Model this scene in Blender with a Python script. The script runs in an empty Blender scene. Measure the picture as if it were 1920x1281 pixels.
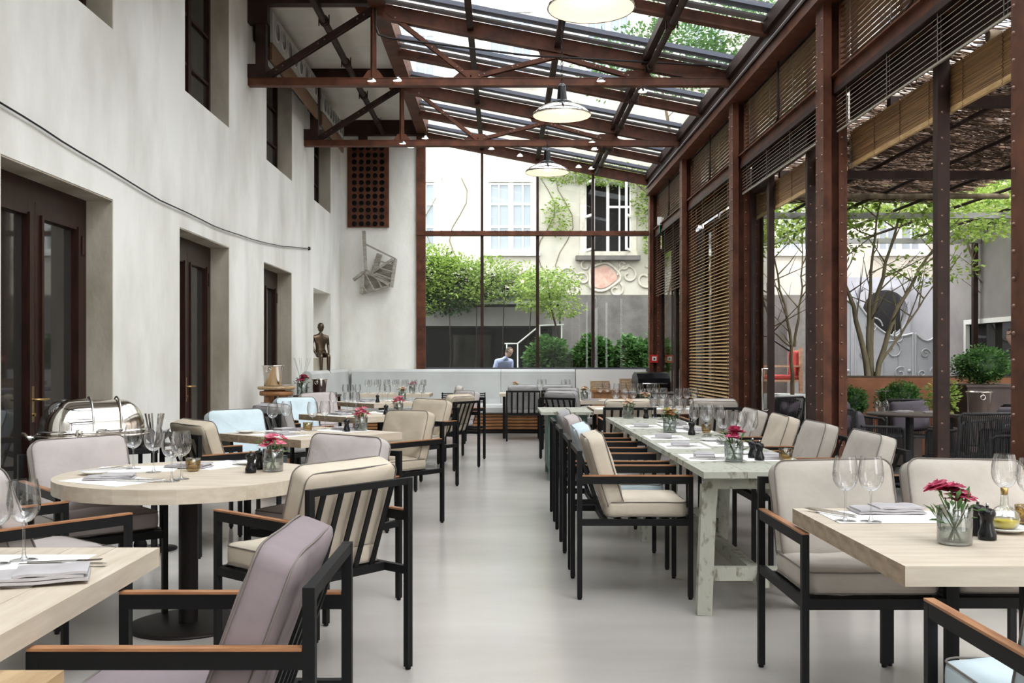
import bpy, math, random
from mathutils import Vector, Matrix, noise
random.seed(7)
PI = math.pi
SC = bpy.context.scene
COL = SC.collection
# ------------------------------------------------------------------ camera, world, exposure
F = 1850.0; VX, VY, H = 942.0, 674.0, 1.30
cd = bpy.data.cameras.new('camera'); cam = bpy.data.objects.new('camera', cd); COL.objects.link(cam)
cd.sensor_width = 36; cd.sensor_fit = 'HORIZONTAL'; cd.lens = F/1920*36
cd.shift_x = (960-VX)/1920; cd.shift_y = (VY-640.5)/1920
cd.clip_end = 200; cd.clip_start = .05
cam.location = (0, 0, H); cam.rotation_euler = (PI/2, 0, 0)
SC.camera = cam
w = bpy.data.worlds.new('world'); SC.world = w; w.use_nodes = True
wn = w.node_tree.nodes; wl = w.node_tree.links
bg = wn['Background']
tc = wn.new('ShaderNodeTexCoord'); sp = wn.new('ShaderNodeSeparateXYZ'); cr = wn.new('ShaderNodeValToRGB')
wl.new(tc.outputs['Generated'], sp.inputs[0]); wl.new(sp.outputs['Z'], cr.inputs[0]); wl.new(cr.outputs[0], bg.inputs[0])
cr.color_ramp.elements[0].position = 0.0; cr.color_ramp.elements[0].color = (.84, .85, .85, 1)
cr.color_ramp.elements[1].position = 0.7; cr.color_ramp.elements[1].color = (.97, .98, 1.0, 1)
bg.inputs[1].default_value = 2.7
SC.view_settings.view_transform = 'Standard'; SC.view_settings.look = 'None'
SC.view_settings.gamma = 1; SC.view_settings.use_curve_mapping = False
SC.view_settings.exposure = 1.0
SC.cycles.transparent_max_bounces = 24
SC.cycles.max_bounces = 10; SC.cycles.diffuse_bounces = 6; SC.cycles.glossy_bounces = 4
SC.cycles.caustics_reflective = False; SC.cycles.caustics_refractive = False
sd = bpy.data.lights.new('sun', 'SUN'); sd.energy = 1.2; sd.angle = math.radians(25); sd.color = (1, .97, .92)
so = bpy.data.objects.new('sun', sd); COL.objects.link(so)
so.rotation_euler = (math.radians(28), math.radians(24), 0)

def on(px, py, z):
    """point on the horizontal plane z that the photograph shows at px, py"""
    Y = (H-z)*F/(py-VY)
    return ((px-VX)*Y/F, Y)

# ------------------------------------------------------------------ materials
M = {}
def nmat(name):
    m = bpy.data.materials.new(name); m.use_nodes = True
    nt = m.node_tree; b = nt.nodes['Principled BSDF']; M[name] = m
    return m, nt, b
def mix_noise(nt, c1, c2, scale, detail=4, stretch=(1, 1, 1), lo=.35, hi=.65, rough=.55):
    t = nt.nodes.new('ShaderNodeTexCoord'); mp = nt.nodes.new('ShaderNodeMapping'); n = nt.nodes.new('ShaderNodeTexNoise')
    r = nt.nodes.new('ShaderNodeValToRGB')
    mp.inputs['Scale'].default_value = stretch
    n.inputs['Scale'].default_value = scale; n.inputs['Detail'].default_value = detail; n.inputs['Roughness'].default_value = rough
    nt.links.new(t.outputs['Object'], mp.inputs[0]); nt.links.new(mp.outputs[0], n.inputs[0]); nt.links.new(n.outputs[0], r.inputs[0])
    r.color_ramp.elements[0].position = lo; r.color_ramp.elements[1].position = hi
    r.color_ramp.elements[0].color = (*c1, 1); r.color_ramp.elements[1].color = (*c2, 1)
    return r, n
def bump(nt, b, src, strength, dist=.01):
    bp = nt.nodes.new('ShaderNodeBump'); bp.inputs['Strength'].default_value = strength; bp.inputs['Distance'].default_value = dist
    nt.links.new(src, bp.inputs['Height']); nt.links.new(bp.outputs[0], b.inputs['Normal'])
def simple(name, c, rough=.5, metal=0, emit=None, estr=0):
    m, nt, b = nmat(name); b.inputs['Base Color'].default_value = (*c, 1); b.inputs['Roughness'].default_value = rough
    b.inputs['Metallic'].default_value = metal
    if emit: b.inputs['Emission Color'].default_value = (*emit, 1); b.inputs['Emission Strength'].default_value = estr
    return m
def noisy(name, c1, c2, scale=5, rough=.6, metal=0, stretch=(1, 1, 1), bmp=0, lo=.35, hi=.65, detail=4, bscale=None, bdist=.01):
    m, nt, b = nmat(name)
    r, n = mix_noise(nt, c1, c2, scale, detail, stretch, lo, hi)
    nt.links.new(r.outputs[0], b.inputs['Base Color']); b.inputs['Roughness'].default_value = rough; b.inputs['Metallic'].default_value = metal
    if bmp:
        if bscale:
            r2, n = mix_noise(nt, (0, 0, 0), (1, 1, 1), bscale, 3, stretch)
        bump(nt, b, n.outputs[0], bmp, bdist)
    return m
def clear(name, tint=(1, 1, 1), base=.04, edge=.5, rough=.0, edge_tint=None, pw_=3.0):
    m = bpy.data.materials.new(name); m.use_nodes = True; nt = m.node_tree; nt.nodes.clear(); M[name] = m
    o = nt.nodes.new('ShaderNodeOutputMaterial'); mx = nt.nodes.new('ShaderNodeMixShader')
    tr = nt.nodes.new('ShaderNodeBsdfTransparent'); gl = nt.nodes.new('ShaderNodeBsdfGlossy'); lw = nt.nodes.new('ShaderNodeLayerWeight')
    mr = nt.nodes.new('ShaderNodeMapRange'); pw = nt.nodes.new('ShaderNodeMath'); pw.operation = 'POWER'; pw.inputs[1].default_value = pw_
    gl.inputs['Roughness'].default_value = rough
    lw.inputs['Blend'].default_value = .5
    nt.links.new(lw.outputs['Facing'], pw.inputs[0]); nt.links.new(pw.outputs[0], mr.inputs[0])
    mr.inputs[3].default_value = base; mr.inputs[4].default_value = edge
    nt.links.new(mr.outputs[0], mx.inputs[0]); nt.links.new(tr.outputs[0], mx.inputs[1]); nt.links.new(gl.outputs[0], mx.inputs[2]); nt.links.new(mx.outputs[0], o.inputs[0])
    tr.inputs[0].default_value = (*tint, 1)
    if edge_tint:
        cm = nt.nodes.new('ShaderNodeMix'); cm.data_type = 'RGBA'
        nt.links.new(pw.outputs[0], cm.inputs[0]); cm.inputs[6].default_value = (*tint, 1); cm.inputs[7].default_value = (*edge_tint, 1)
        nt.links.new(cm.outputs[2], tr.inputs[0])
    return m

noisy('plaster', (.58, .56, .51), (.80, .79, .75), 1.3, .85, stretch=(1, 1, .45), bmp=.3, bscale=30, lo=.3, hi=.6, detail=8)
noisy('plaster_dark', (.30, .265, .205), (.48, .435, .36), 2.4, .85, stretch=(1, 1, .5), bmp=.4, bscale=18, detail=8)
noisy('ceiling_paint', (.62, .59, .53), (.72, .69, .63), 1.5, .9)
noisy('concrete', (.325, .302, .285), (.455, .427, .405), .8, .22, stretch=(.6, 1.6, 1), lo=.25, hi=.75, detail=6)
noisy('rust', (.055, .018, .009), (.12, .040, .019), 6, .55, .0, bmp=.15, detail=6)
noisy('rust_dark', (.018, .009, .007), (.038, .018, .013), 6, .55, .0, detail=6)
noisy('rust_orange', (.22, .085, .04), (.33, .13, .06), 4, .65, 0, detail=6)
simple('dark_metal', (.014, .011, .010), .5, .2)
simple('black_paint', (.006, .006, .0065), .55); M['black_paint'].node_tree.nodes['Principled BSDF'].inputs['Specular IOR Level'].default_value = .22
simple('rivet', (.20, .12, .09), .35, .7)
noisy('oak', (.46, .385, .295), (.60, .53, .435), 3, .5, stretch=(1.2, 9, 9), bmp=.1, lo=.3, hi=.7, detail=6)
noisy('oak_edge', (.24, .175, .115), (.38, .29, .20), 5, .6, stretch=(2, 2, 10), bmp=.2, detail=6)
noisy('teak', (.25, .105, .042), (.38, .18, .08), 8, .5, stretch=(8, 1, 8))
noisy('honey_wood', (.30, .19, .095), (.48, .34, .19), 3, .45, stretch=(9, 1, 9), bmp=.1, detail=6)
noisy('stool_wood', (.24, .10, .035), (.42, .20, .08), 5, .5, stretch=(1, 1, 3), bmp=.2)
noisy('door_wood', (.020, .008, .006), (.036, .014, .010), 5, .4, stretch=(6, 6, 1))
noisy('worn_paint', (.15, .135, .10), (.37, .375, .315), 24, .75, stretch=(1, .5, .5), bmp=.5, lo=.33, hi=.46, detail=10)
noisy('green_paint', (.055, .10, .09), (.10, .16, .14), 9, .7, bmp=.3, detail=6)
noisy('slat_gold', (.42, .26, .10), (.60, .40, .18), 9, .5, stretch=(1, 1, 6))
noisy('slat_brown', (.10, .045, .018), (.20, .095, .04), 9, .5, stretch=(6, 1, 6))
noisy('bamboo', (.10, .045, .015), (.38, .21, .08), 14, .6, stretch=(6, .12, 16), lo=.35, hi=.65)
simple('slat_wire', (.30, .27, .22), .5)
noisy('reed', (.035, .018, .010), (.20, .115, .065), 9, .8, lo=.3, hi=.7)
for nm, c in dict(beige=(.54, .47, .38), lilac=(.43, .385, .375), mauve=(.24, .195, .21), grey=(.33, .32, .32), lightblue=(.55, .65, .70), sand=(.49, .42, .325), greige=(.44, .40, .355), garden=(.12, .105, .13)).items():
    noisy('fabric_'+nm, tuple(x*.9 for x in c), c, 6, .9, bmp=.22, bscale=7, bdist=.03)
simple('piping', (.16, .14, .125), .8)
noisy('leather', (.43, .44, .43), (.50, .51, .50), 2, .45, bmp=.05)
simple('white_cloth', (.80, .81, .82), .85)
noisy('napkin', (.36, .34, .35), (.44, .42, .43), 8, .9, bmp=.2)
simple('paper', (.86, .85, .84), .8)
simple('ceramic', (.80, .80, .79), .2)
simple('steel', (.62, .60, .57), .18, 1)
simple('chrome', (.78, .76, .73), .06, 1)
simple('silver_old', (.66, .60, .54), .16, 1)
simple('brass', (.45, .30, .12), .3, 1)
simple('gloss_black', (.006, .006, .007), .22); M['gloss_black'].node_tree.nodes['Principled BSDF'].inputs['Specular IOR Level'].default_value = .35
simple('bronze', (.10, .07, .045), .32, .8)
simple('white_paint', (.82, .81, .78), .6)
simple('red_plastic', (.55, .02, .02), .35)
simple('green_plastic', (.03, .35, .17), .35)
simple('enamel', (.88, .76, .64), .35)
simple('bulb', (1, .9, .8), .3, 0, (1, .80, .58), 2.2)
simple('spot_lens', (1, .95, .9), .2, 0, (1, .9, .8), 1.5)
simple('candle', (.75, .66, .50), .5)
simple('oil', (.55, .42, .02), .1)
simple('water', (.75, .80, .78), .05)
simple('frame_grey', (.10, .10, .115), .4, .2)
simple('strip_grey', (.30, .29, .30), .5, .2)
simple('blind_blue', (.045, .052, .075), .5)
simple('dark_room', (.02, .016, .014), .08)
simple('pane_dark', (.028, .026, .024), .03)  # opaque near-black; dimness of the rooms behind is put into the pane colour
simple('duct_metal', (.45, .44, .42), .5, .2)
noisy('facade_paint', (.45, .405, .35), (.60, .56, .50), 1.3, .9, bmp=.1, lo=.3, hi=.7, detail=8)
noisy('facade_grey', (.11, .10, .095), (.17, .155, .145), 2.5, .95, bmp=.3, bscale=25, bdist=.02)
noisy('wall_grey', (.24, .22, .22), (.30, .28, .275), 1.5, .9, bmp=.2, bscale=30)
noisy('dark_wall', (.016, .015, .016), (.028, .026, .027), 2, .9)
simple('window_pane', (.30, .33, .37), .08)
noisy('fresco_pink', (.55, .30, .25), (.66, .45, .38), 6, .9)
noisy('weathered_wood', (.22, .20, .17), (.36, .335, .29), 6, .85, stretch=(1, 1, 5), bmp=.3)
noisy('relief', (.50, .45, .38), (.62, .57, .50), 8, .9)
noisy('gate_lilac', (.42, .42, .47), (.50, .50, .55), 2, .5, .1)
simple('gate_scroll', (.55, .55, .58), .4, .2)
noisy('paving', (.12, .115, .11), (.18, .17, .165), 3, .8)
noisy('bark', (.11, .085, .055), (.22, .17, .11), 12, .9, stretch=(1, 1, .3), bmp=.5)
noisy('bark_pale', (.15, .13, .08), (.25, .21, .14), 12, .9, stretch=(1, 1, .3), bmp=.3)
noisy('soil', (.05, .035, .025), (.09, .06, .045), 20, 1)
noisy('planter_brown', (.045, .03, .026), (.075, .05, .042), 3, .6)
noisy('rattan', (.012, .012, .014), (.035, .034, .036), 60, .6, bmp=.4)
noisy('garden_wood', (.42, .24, .15), (.55, .34, .22), 6, .7, stretch=(1, 1, 4))
simple('red_cushion', (.42, .06, .05), .9)
simple('skin', (.50, .32, .24), .6); simple('hair', (.05, .03, .02), .7)
noisy('shirt_blue', (.33, .38, .60), (.42, .47, .70), 12, .9); simple('trousers', (.12, .12, .14), .9); simple('shirt_dark', (.05, .05, .06), .9)
def leafm(name, c1, c2, sc=14, trans=.35):
    m = bpy.data.materials.new(name); m.use_nodes = True; nt = m.node_tree; M[name] = m
    b = nt.nodes['Principled BSDF']; r, n = mix_noise(nt, c1, c2, sc, 2, lo=.4, hi=.6)
    nt.links.new(r.outputs[0], b.inputs['Base Color']); b.inputs['Roughness'].default_value = .55
    t = nt.nodes.new('ShaderNodeBsdfTranslucent'); nt.links.new(r.outputs[0], t.inputs[0]); mx = nt.nodes.new('ShaderNodeMixShader'); mx.inputs[0].default_value = trans
    nt.links.new(b.outputs[0], mx.inputs[1]); nt.links.new(t.outputs[0], mx.inputs[2]); nt.links.new(mx.outputs[0], nt.nodes['Material Output'].inputs[0])
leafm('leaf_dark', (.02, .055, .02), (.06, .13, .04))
leafm('leaf_mid', (.07, .17, .05), (.16, .30, .10))
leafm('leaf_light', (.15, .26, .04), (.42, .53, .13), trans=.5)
leafm('leaf_bush', (.03, .10, .02), (.12, .26, .06))
leafm('petal_pink', (.62, .10, .20), (.85, .36, .44), 40)
leafm('petal_deep', (.42, .03, .10), (.66, .12, .22), 40)
leafm('petal_pale', (.60, .35, .35), (.75, .62, .35), 40)
leafm('flower_mix', (.30, .35, .08), (.60, .22, .12), 40)
clear('window_glass', (.92, .95, .94), .022, .7)
clear('roof_glass', (.90, .94, .96), .04, .55)
clear('wine_clear', (.97, .97, .97), .07, .95, 0, (.22, .22, .23), pw_=1.7)
clear('tumbler_clear', (.95, .97, .96), .07, .9, 0, (.3, .34, .33), pw_=2.0)
clear('amber_glass', (.72, .62, .40), .10, .5, .1, (.45, .36, .2))

for nm_, sp2 in (('rust', .25), ('rust_dark', .2), ('door_wood', .25), ('dark_metal', .25), ('frame_grey', .25)):
    M[nm_].node_tree.nodes['Principled BSDF'].inputs['Specular IOR Level'].default_value = sp2
# ------------------------------------------------------------------ mesh builder
NBOX = 0
class MB:
    def __init__(s): s.v = []; s.f = []; s.sm = []; s.mi = []; s.cur = 0
    def add(s, vs, fs, smooth=False):
        o = len(s.v); s.v += [tuple(x) for x in vs]
        s.f += [tuple(i+o for i in f) for f in fs]; s.sm += [smooth]*len(fs); s.mi += [s.cur]*len(fs)
    def box(s, x0, x1, y0, y1, z0, z1, m=None, e=None):
        global NBOX
        NBOX += 1
        if e is None:                       # hair's breadth differences so that no two faces coincide
            e = ((NBOX*37) % 11)*.00008
            if min(abs(x1-x0), abs(y1-y0), abs(z1-z0)) < .006: e *= .2
        x0 += e; x1 -= e; y0 += e; y1 -= e; z0 += e*(z0 > .001); z1 -= e
        vs = [Vector(p) for p in ((x0, y0, z0), (x1, y0, z0), (x1, y1, z0), (x0, y1, z0), (x0, y0, z1), (x1, y0, z1), (x1, y1, z1), (x0, y1, z1))]
        if m: vs = [m @ v for v in vs]
        s.add(vs, [(0, 3, 2, 1), (4, 5, 6, 7), (0, 1, 5, 4), (1, 2, 6, 5), (2, 3, 7, 6), (3, 0, 4, 7)]); return s
    def bar(s, p, q, a, b, up=(0, 0, 1)):
        """rectangular bar from p to q: a wide across, b tall along up"""
        p = Vector(p); q = Vector(q); d = (q-p); L = d.length; d.normalize(); up = Vector(up)
        if abs(d.dot(up)) > .98: up = Vector((0, 1, 0))
        x = d.cross(up).normalized(); u = x.cross(d).normalized()
        vs = []
        for c in (p, q):
            for i, j in ((-1, -1), (1, -1), (1, 1), (-1, 1)): vs.append(c+x*(a/2*i)+u*(b/2*j))
        s.add(vs, [(0, 1, 2, 3), (7, 6, 5, 4), (0, 4, 5, 1), (1, 5, 6, 2), (2, 6, 7, 3), (3, 7, 4, 0)]); return s
    def tube(s, pts, r, n=8, cap=True):
        pts = [Vector(p) for p in pts]; rs = r if isinstance(r, (list, tuple)) else [r]*len(pts)
        vs = []; k = len(pts); a = None
        for i, p in enumerate(pts):
            d = (pts[min(i+1, k-1)]-pts[max(i-1, 0)]).normalized()
            if a is None: a = d.orthogonal().normalized()
            else: a = (a-d*a.dot(d)); a = a.normalized() if a.length > 1e-6 else d.orthogonal().normalized()
            b = d.cross(a)
            for j in range(n):
                t = 2*PI*j/n; vs.append(p+(a*math.cos(t)+b*math.sin(t))*rs[i])
        fs = []
        for i in range(k-1):
            for j in range(n):
                fs.append((i*n+j, i*n+(j+1) % n, (i+1)*n+(j+1) % n, (i+1)*n+j))
        s.add(vs, fs, n > 4)
        if cap: s.add(vs[:n], [tuple(range(n-1, -1, -1))]); s.add(vs[-n:], [tuple(range(n))])
        return s
    def lathe(s, prof, n=20, c=(0, 0, 0), m=None, smooth=True):
        vs = []; fs = []
        for r, z in prof:
            for j in range(n):
                t = 2*PI*j/n; v = Vector((r*math.cos(t), r*math.sin(t), z))
                if m: v = m @ v
                vs.append((v[0]+c[0], v[1]+c[1], v[2]+c[2]))
        for i in range(len(prof)-1):
            for j in range(n): fs.append((i*n+j, i*n+(j+1) % n, (i+1)*n+(j+1) % n, (i+1)*n+j))
        s.add(vs, fs, smooth); return s
    def prism(s, poly, y0, y1, m=None):
        """poly in (x,z), extruded along y"""
        n = len(poly); vs = [Vector((x, y0, z)) for x, z in poly]+[Vector((x, y1, z)) for x, z in poly]
        if m: vs = [m @ v for v in vs]
        s.add(vs, [tuple(range(n)), tuple(range(2*n-1, n-1, -1))]+[(i, i+n, (i+1) % n+n, (i+1) % n) for i in range(n)]); return s
    def mesh(s, name, mats):
        me = bpy.data.meshes.new(name); me.from_pydata(s.v, [], s.f); me.update()
        me.polygons.foreach_set('use_smooth', s.sm)
        if not isinstance(mats, (list, tuple)): mats = [mats]
        for m in mats: me.materials.append(M[m] if isinstance(m, str) else m)
        if len(mats) > 1: me.polygons.foreach_set('material_index', s.mi)
        return me
def link(name, data, parent=None, loc=None, rz=0, **props):
    o = bpy.data.objects.new(name, data); COL.objects.link(o)
    if parent is not None: o.parent = parent
    if loc is not None: o.location = loc
    if rz: o.rotation_euler = (0, 0, rz)
    for k, v in props.items(): o[k] = v
    return o
def part(name, mb, mat, parent, loc=None, rz=0, **props):
    return link(name, mb.mesh(name, mat) if isinstance(mb, MB) else mb, parent, loc, rz, **props)
def thing(name, label, cat, loc=(0, 0, 0), rz=0, group=None, kind=None):
    o = link(name, None, None, loc, rz, label=label, category=cat); o.empty_display_size = .1
    if group: o['group'] = group
    if kind: o['kind'] = kind
    return o
def struct(name, mb=None, mat=None, label=None):
    o = link(name, mb.mesh(name, mat) if mb else None, None, (0, 0, 0), kind='structure')
    if label: o['label'] = label
    return o
CACHE = {}
def cm(key, fn, mat):
    k = (key, mat if isinstance(mat, str) else tuple(mat))
    if k not in CACHE: CACHE[k] = fn().mesh(key, mat)
    return CACHE[k]
def plane_z(X): return 5.46-.195*(X+1.38)       # roof glass height

# ------------------------------------------------------------------ ROOM SHELL
YF, YB = -2.5, 17.96      # behind the camera, back wall
XL, XR = -2.95, 2.68
fl = struct('floor', MB().box(XL-.6, 3.3, YF-.2, YB+.3, -.12, 0), 'concrete', 'pale polished concrete floor')
# left wall with door and window openings, .42 thick
ops_low = [(2.6, 4.26), (5.8, 7.48), (9.02, 10.66), (12.2, 13.82)]
niche = (15.4, 16.95)
ops_up = [(-.2, 1.05), (2.75, 4.26), (5.95, 7.48), (9.17, 10.66), (12.34, 13.85), (15.45, 16.95)]
def wall_with_holes(mb, axis, c0, c1, lo, hi, zlo, zhi, holes):
    """wall slab, holes = (a0,a1,z0,z1)"""
    cuts = sorted({lo, hi}|{h[0] for h in holes}|{h[1] for h in holes})
    for a, b in zip(cuts, cuts[1:]):
        hs = sorted((h[2], h[3]) for h in holes if h[0] <= a+1e-6 and h[1] >= b-1e-6)
        z = zlo
        for h0, h1 in hs+[(zhi, zhi)]:
            if h0 > z+1e-6:
                if axis == 'y': mb.box(c0, c1, a, b, z, h0, None, 0)
                else: mb.box(a, b, c0, c1, z, h0, None, 0)
            z = h1
mb = MB()
holes = [(a, b, 0, 2.51) for a, b in ops_low]+[(niche[0], niche[1], 1.06, 2.42)]+[(a, b, 3.8, 5.25) for a, b in ops_up]
wall_with_holes(mb, 'y', XL-.30, XL, YF, YB, 0, 5.75, holes)
wl_ = struct('wall_left', mb, 'plaster', 'white rough plaster wall with doors and high windows')
mb = MB()
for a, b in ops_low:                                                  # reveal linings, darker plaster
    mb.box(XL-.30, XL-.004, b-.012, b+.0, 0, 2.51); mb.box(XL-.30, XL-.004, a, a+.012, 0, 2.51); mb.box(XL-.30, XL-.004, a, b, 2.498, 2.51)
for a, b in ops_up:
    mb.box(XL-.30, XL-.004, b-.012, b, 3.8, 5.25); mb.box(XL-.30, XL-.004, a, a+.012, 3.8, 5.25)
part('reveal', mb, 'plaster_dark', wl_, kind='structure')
mb = MB(); mb.box(XL-.32, XL-.30, niche[0]-.05, niche[1]+.05, 1.0, 2.5); part('niche_back', mb, 'plaster', wl_)
mb = MB(); mb.box(XL-1.3, XL-.42, YF, YB, 0, 5.75); part('dim_interior', mb, 'dark_room', wl_)
mb = MB(); mb.box(XL-.5, 3.2, YF-.2, YF, 0, 5.75); struct('wall_front', mb, 'plaster', 'plaster wall behind the camera')
# back wall: plaster part on the left, low part under the window
mb = MB(); mb.box(XL-.3, -1.55, YB, YB+.25, 0, 5.75); mb.box(-1.55, 2.64, YB, YB+.25, 0, 1.10); struct('wall_back', mb, 'plaster', 'white plaster end wall')

def door(n, a, b):
    d = struct('door_%d' % n, None, None, 'dark brown glazed double door in plaster recess'); x = XL-.2
    mb = MB(); mb.box(x-.06, x, a, b, 2.36, 2.51); mb.box(x-.06, x, a, a+.09, 0, 2.4); mb.box(x-.06, x, b-.09, b, 0, 2.4)
    part('door_frame', mb, 'door_wood', d)
    mid = (a+b)/2
    for (p, q) in ((a+.09, mid-.003), (mid+.003, b-.09)):
        mb = MB(); xx = x-.015
        mb.box(xx-.05, xx+.02, p, p+.10, 0, 2.36); mb.box(xx-.05, xx+.02, q-.10, q, 0, 2.36); mb.box(xx-.05, xx+.02, p, q, 2.26, 2.36); mb.box(xx-.05, xx+.02, p, q, 0, .22)
        mb.box(xx+.02, xx+.035, p+.07, p+.10, .2, 2.28); mb.box(xx+.02, xx+.035, q-.10, q-.07, .2, 2.28)
        lf = part('door_leaf', mb, 'door_wood', d)
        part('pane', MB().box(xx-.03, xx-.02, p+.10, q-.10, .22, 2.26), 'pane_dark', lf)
    hb = MB(); hy = mid-.05
    hb.box(x+.005, x+.015, hy-.02, hy+.02, .88, 1.12); hb.tube([(x+.01, hy, 1.03), (x+.06, hy, 1.03), (x+.065, hy+.02, 1.03), (x+.065, hy+.12, 1.03)], .009, 8)
    hb.tube([(x+.01, hy, .93), (x+.03, hy, .93)], .012, 8)
    part('door_handle', hb, 'brass', d, label='brass lever handle')
    for z in (.3, 2.15):
        part('hinge', MB().tube([(x+.01, b-.095, z-.07), (x+.01, b-.095, z+.07)], .013, 8), 'door_wood', d)
    return d
for i, (a, b) in enumerate(ops_low): door(i+1, a, b)
def upper_window(n, a, b):
    d = struct('window_%d' % n, None, None, 'dark framed high window in plaster recess'); x = XL-.2; mb = MB()
    z0, z1 = 3.8, 5.25
    mb.box(x-.05, x, a, b, z0, z0+.06); mb.box(x-.05, x, a, b, z1-.06, z1); mb.box(x-.05, x, a, a+.07, z0, z1); mb.box(x-.05, x, b-.07, b, z0, z1)
    mb.box(x-.05, x+.01, (a+b)/2-.045, (a+b)/2+.045, z0, z1)
    for z in (4.25, 4.75): mb.box(x-.045, x-.005, a, b, z-.015, z+.015)
    part('window_frame', mb, 'door_wood', d)
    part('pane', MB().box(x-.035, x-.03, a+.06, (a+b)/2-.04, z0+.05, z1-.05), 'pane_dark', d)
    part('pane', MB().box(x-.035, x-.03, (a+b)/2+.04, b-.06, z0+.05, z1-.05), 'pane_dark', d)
for i, (a, b) in enumerate(ops_up): upper_window(i+2, a, b)

# end window (window_1)
W1 = struct('window_1', None, None, 'tall steel framed end window onto the courtyard')
mb = MB(); mb.box(-1.56, -1.40, YB-.06, YB+.10, 1.10, 5.45); part('window_post', mb, 'rust', W1)
mb = MB(); mb.box(-1.56, 2.66, YB-.07, YB+.09, 3.55, 3.63)
for k in range(22): mb.lathe([(.0, .012), (.012, .006), (.014, 0)], 6, (-1.5+k*.195, YB-.045, 3.63))
part('transom', mb, 'rust', W1)
mb = MB(); mb.box(-1.40, 2.66, YB-.02, YB+.06, 1.09, 1.15); part('window_sill', mb, 'frame_grey', W1)
for X in (-.37, .64, 1.65):
    mb = MB(); mb.box(X-.028, X+.028, YB-.02, YB+.08, 1.13, 3.56); part('mullion', mb, 'rust_dark', W1)
    mb = MB(); mb.box(X-.024, X+.024, YB-.02, YB+.07, 3.62, plane_z(X)-.10); part('mullion', mb, 'rust_dark', W1)
ed = [-1.40, -.37, .64, 1.65, 2.66]
for a, b in zip(ed, ed[1:]):
    part('pane', MB().box(a, b, YB+.03, YB+.036, 1.13, 3.57), 'window_glass', W1)
    part('pane', MB().prism([(a, 3.6), (b, 3.6), (b, plane_z(b)-.25), (a, plane_z(a)-.25)], YB+.03, YB+.036), 'window_glass', W1)

# plaster ceiling strip and ridge beam
mb = MB(); mb.box(XL-.3, -1.5, YF, YB+.2, 5.62, 5.75); struct('ceiling', mb, 'ceiling_paint', 'off-white plaster ceiling strip along the left wall')
mb = MB(); mb.box(-1.54, -1.35, YF, YB, 5.38, 5.66); tr = struct('trim_1', mb, 'rust', 'rust brown ridge beam'); 
mb = MB()
for k in range(100): mb.box(-1.345, -1.335, YF+.1+k*.2, YF+.115+k*.2, 5.45, 5.465)
part('rivets', mb, 'rivet', tr, kind='stuff')

# glass roof: rafters, purlins, panes
ROOF = struct('window_8', None, None, 'sloping glass roof on steel rafters')
raf = [17.96-1.62*k for k in range(13)]
for i, y in enumerate(raf):
    mb = MB()
    big = i % 2 == 0
    h = .17 if big else .11
    a, b = -1.38, 2.66
    mb.bar((a, y, plane_z(a)-.03-h/2), (b, y, plane_z(b)-.03-h/2), .035 if not big else .06, h)
    mb.bar((a, y, plane_z(a)-.03-h), (b, y, plane_z(b)-.03-h), .10, .02)
    part('rafter', mb, 'rust', ROOF)
for j, X in enumerate((-.37, .64, 1.65)):
    mb = MB(); z = plane_z(X)-.03
    mb.bar((X, YF, z-.05), (X, YB, z-.05), .055, .10); mb.bar((X, YF, z-.11), (X, YB, z-.11), .075, .015)
    part('purlin', mb, 'rust_dark', ROOF)
mb = MB(); mb.bar((2.63, YF, plane_z(2.63)-.06), (2.63, YB, plane_z(2.63)-.06), .07, .14); part('purlin', mb, 'rust_dark', ROOF)
gx = [-1.36, -.37, .64, 1.65, 2.62]
sl = Matrix.Rotation(math.atan(.195), 4, 'Y')
for y0, y1 in zip(raf[1:], raf):
    for a, b in zip(gx, gx[1:]):
        mb = MB(); mb.add([(a, y0, plane_z(a)), (b, y0, plane_z(b)), (b, y1, plane_z(b)), (a, y1, plane_z(a))], [(0, 1, 2, 3)])
        p = part('pane', mb, 'roof_glass', ROOF)
    mb = MB(); mb.bar((-1.36, y1-.10, plane_z(-1.36)-.015), (2.62, y1-.10, plane_z(2.62)-.015), .13, .02); part('frame_strip', mb, 'strip_grey', ROOF)
    mb = MB(); mb.bar((-1.36, y1-.24, plane_z(-1.36)+.04), (2.62, y1-.24, plane_z(2.62)+.04), .14, .05)
    part('shade_box', mb, 'blind_blue', ROOF)
# pipes under the roof
def pipe(name, label, x, z, r, y0, y1, mat, ncl=12, cat='pipe'):
    t = thing(name, label, cat)
    part('tube', MB().tube([(x, y0, z), (x, y1, z)], r, 12), mat, t)
    for k in range(ncl):
        y = y0+(k+.5)*(y1-y0)/ncl
        part('coupling', cm('coupling%s' % name, lambda: MB().lathe([(r*1.0, -.05), (r*1.35, -.05), (r*1.35, -.03), (r*1.15, -.02), (r*1.15, .02), (r*1.35, .03), (r*1.35, .05), (r, .05)], 12, m=Matrix.Rotation(PI/2, 4, 'X')).tube([(r*1.5, -.035, -.05), (r*1.5, -.035, .06)], .008, 6).tube([(-r*1.5, .035, -.05), (-r*1.5, .035, .06)], .008, 6), mat), None, t, (x, y, z))
pipe('sprinkler_pipe', 'dark grooved pipe running under the plaster ceiling', -2.16, 5.40, .045, YF+.1, 17.85, 'rust_dark')
pipe('roller_tube', 'round shade roller tube under the right-hand roof purlin', 1.70, plane_z(1.7)-.20, .035, YF+.1, 17.85, 'rust_dark', 14)

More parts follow.
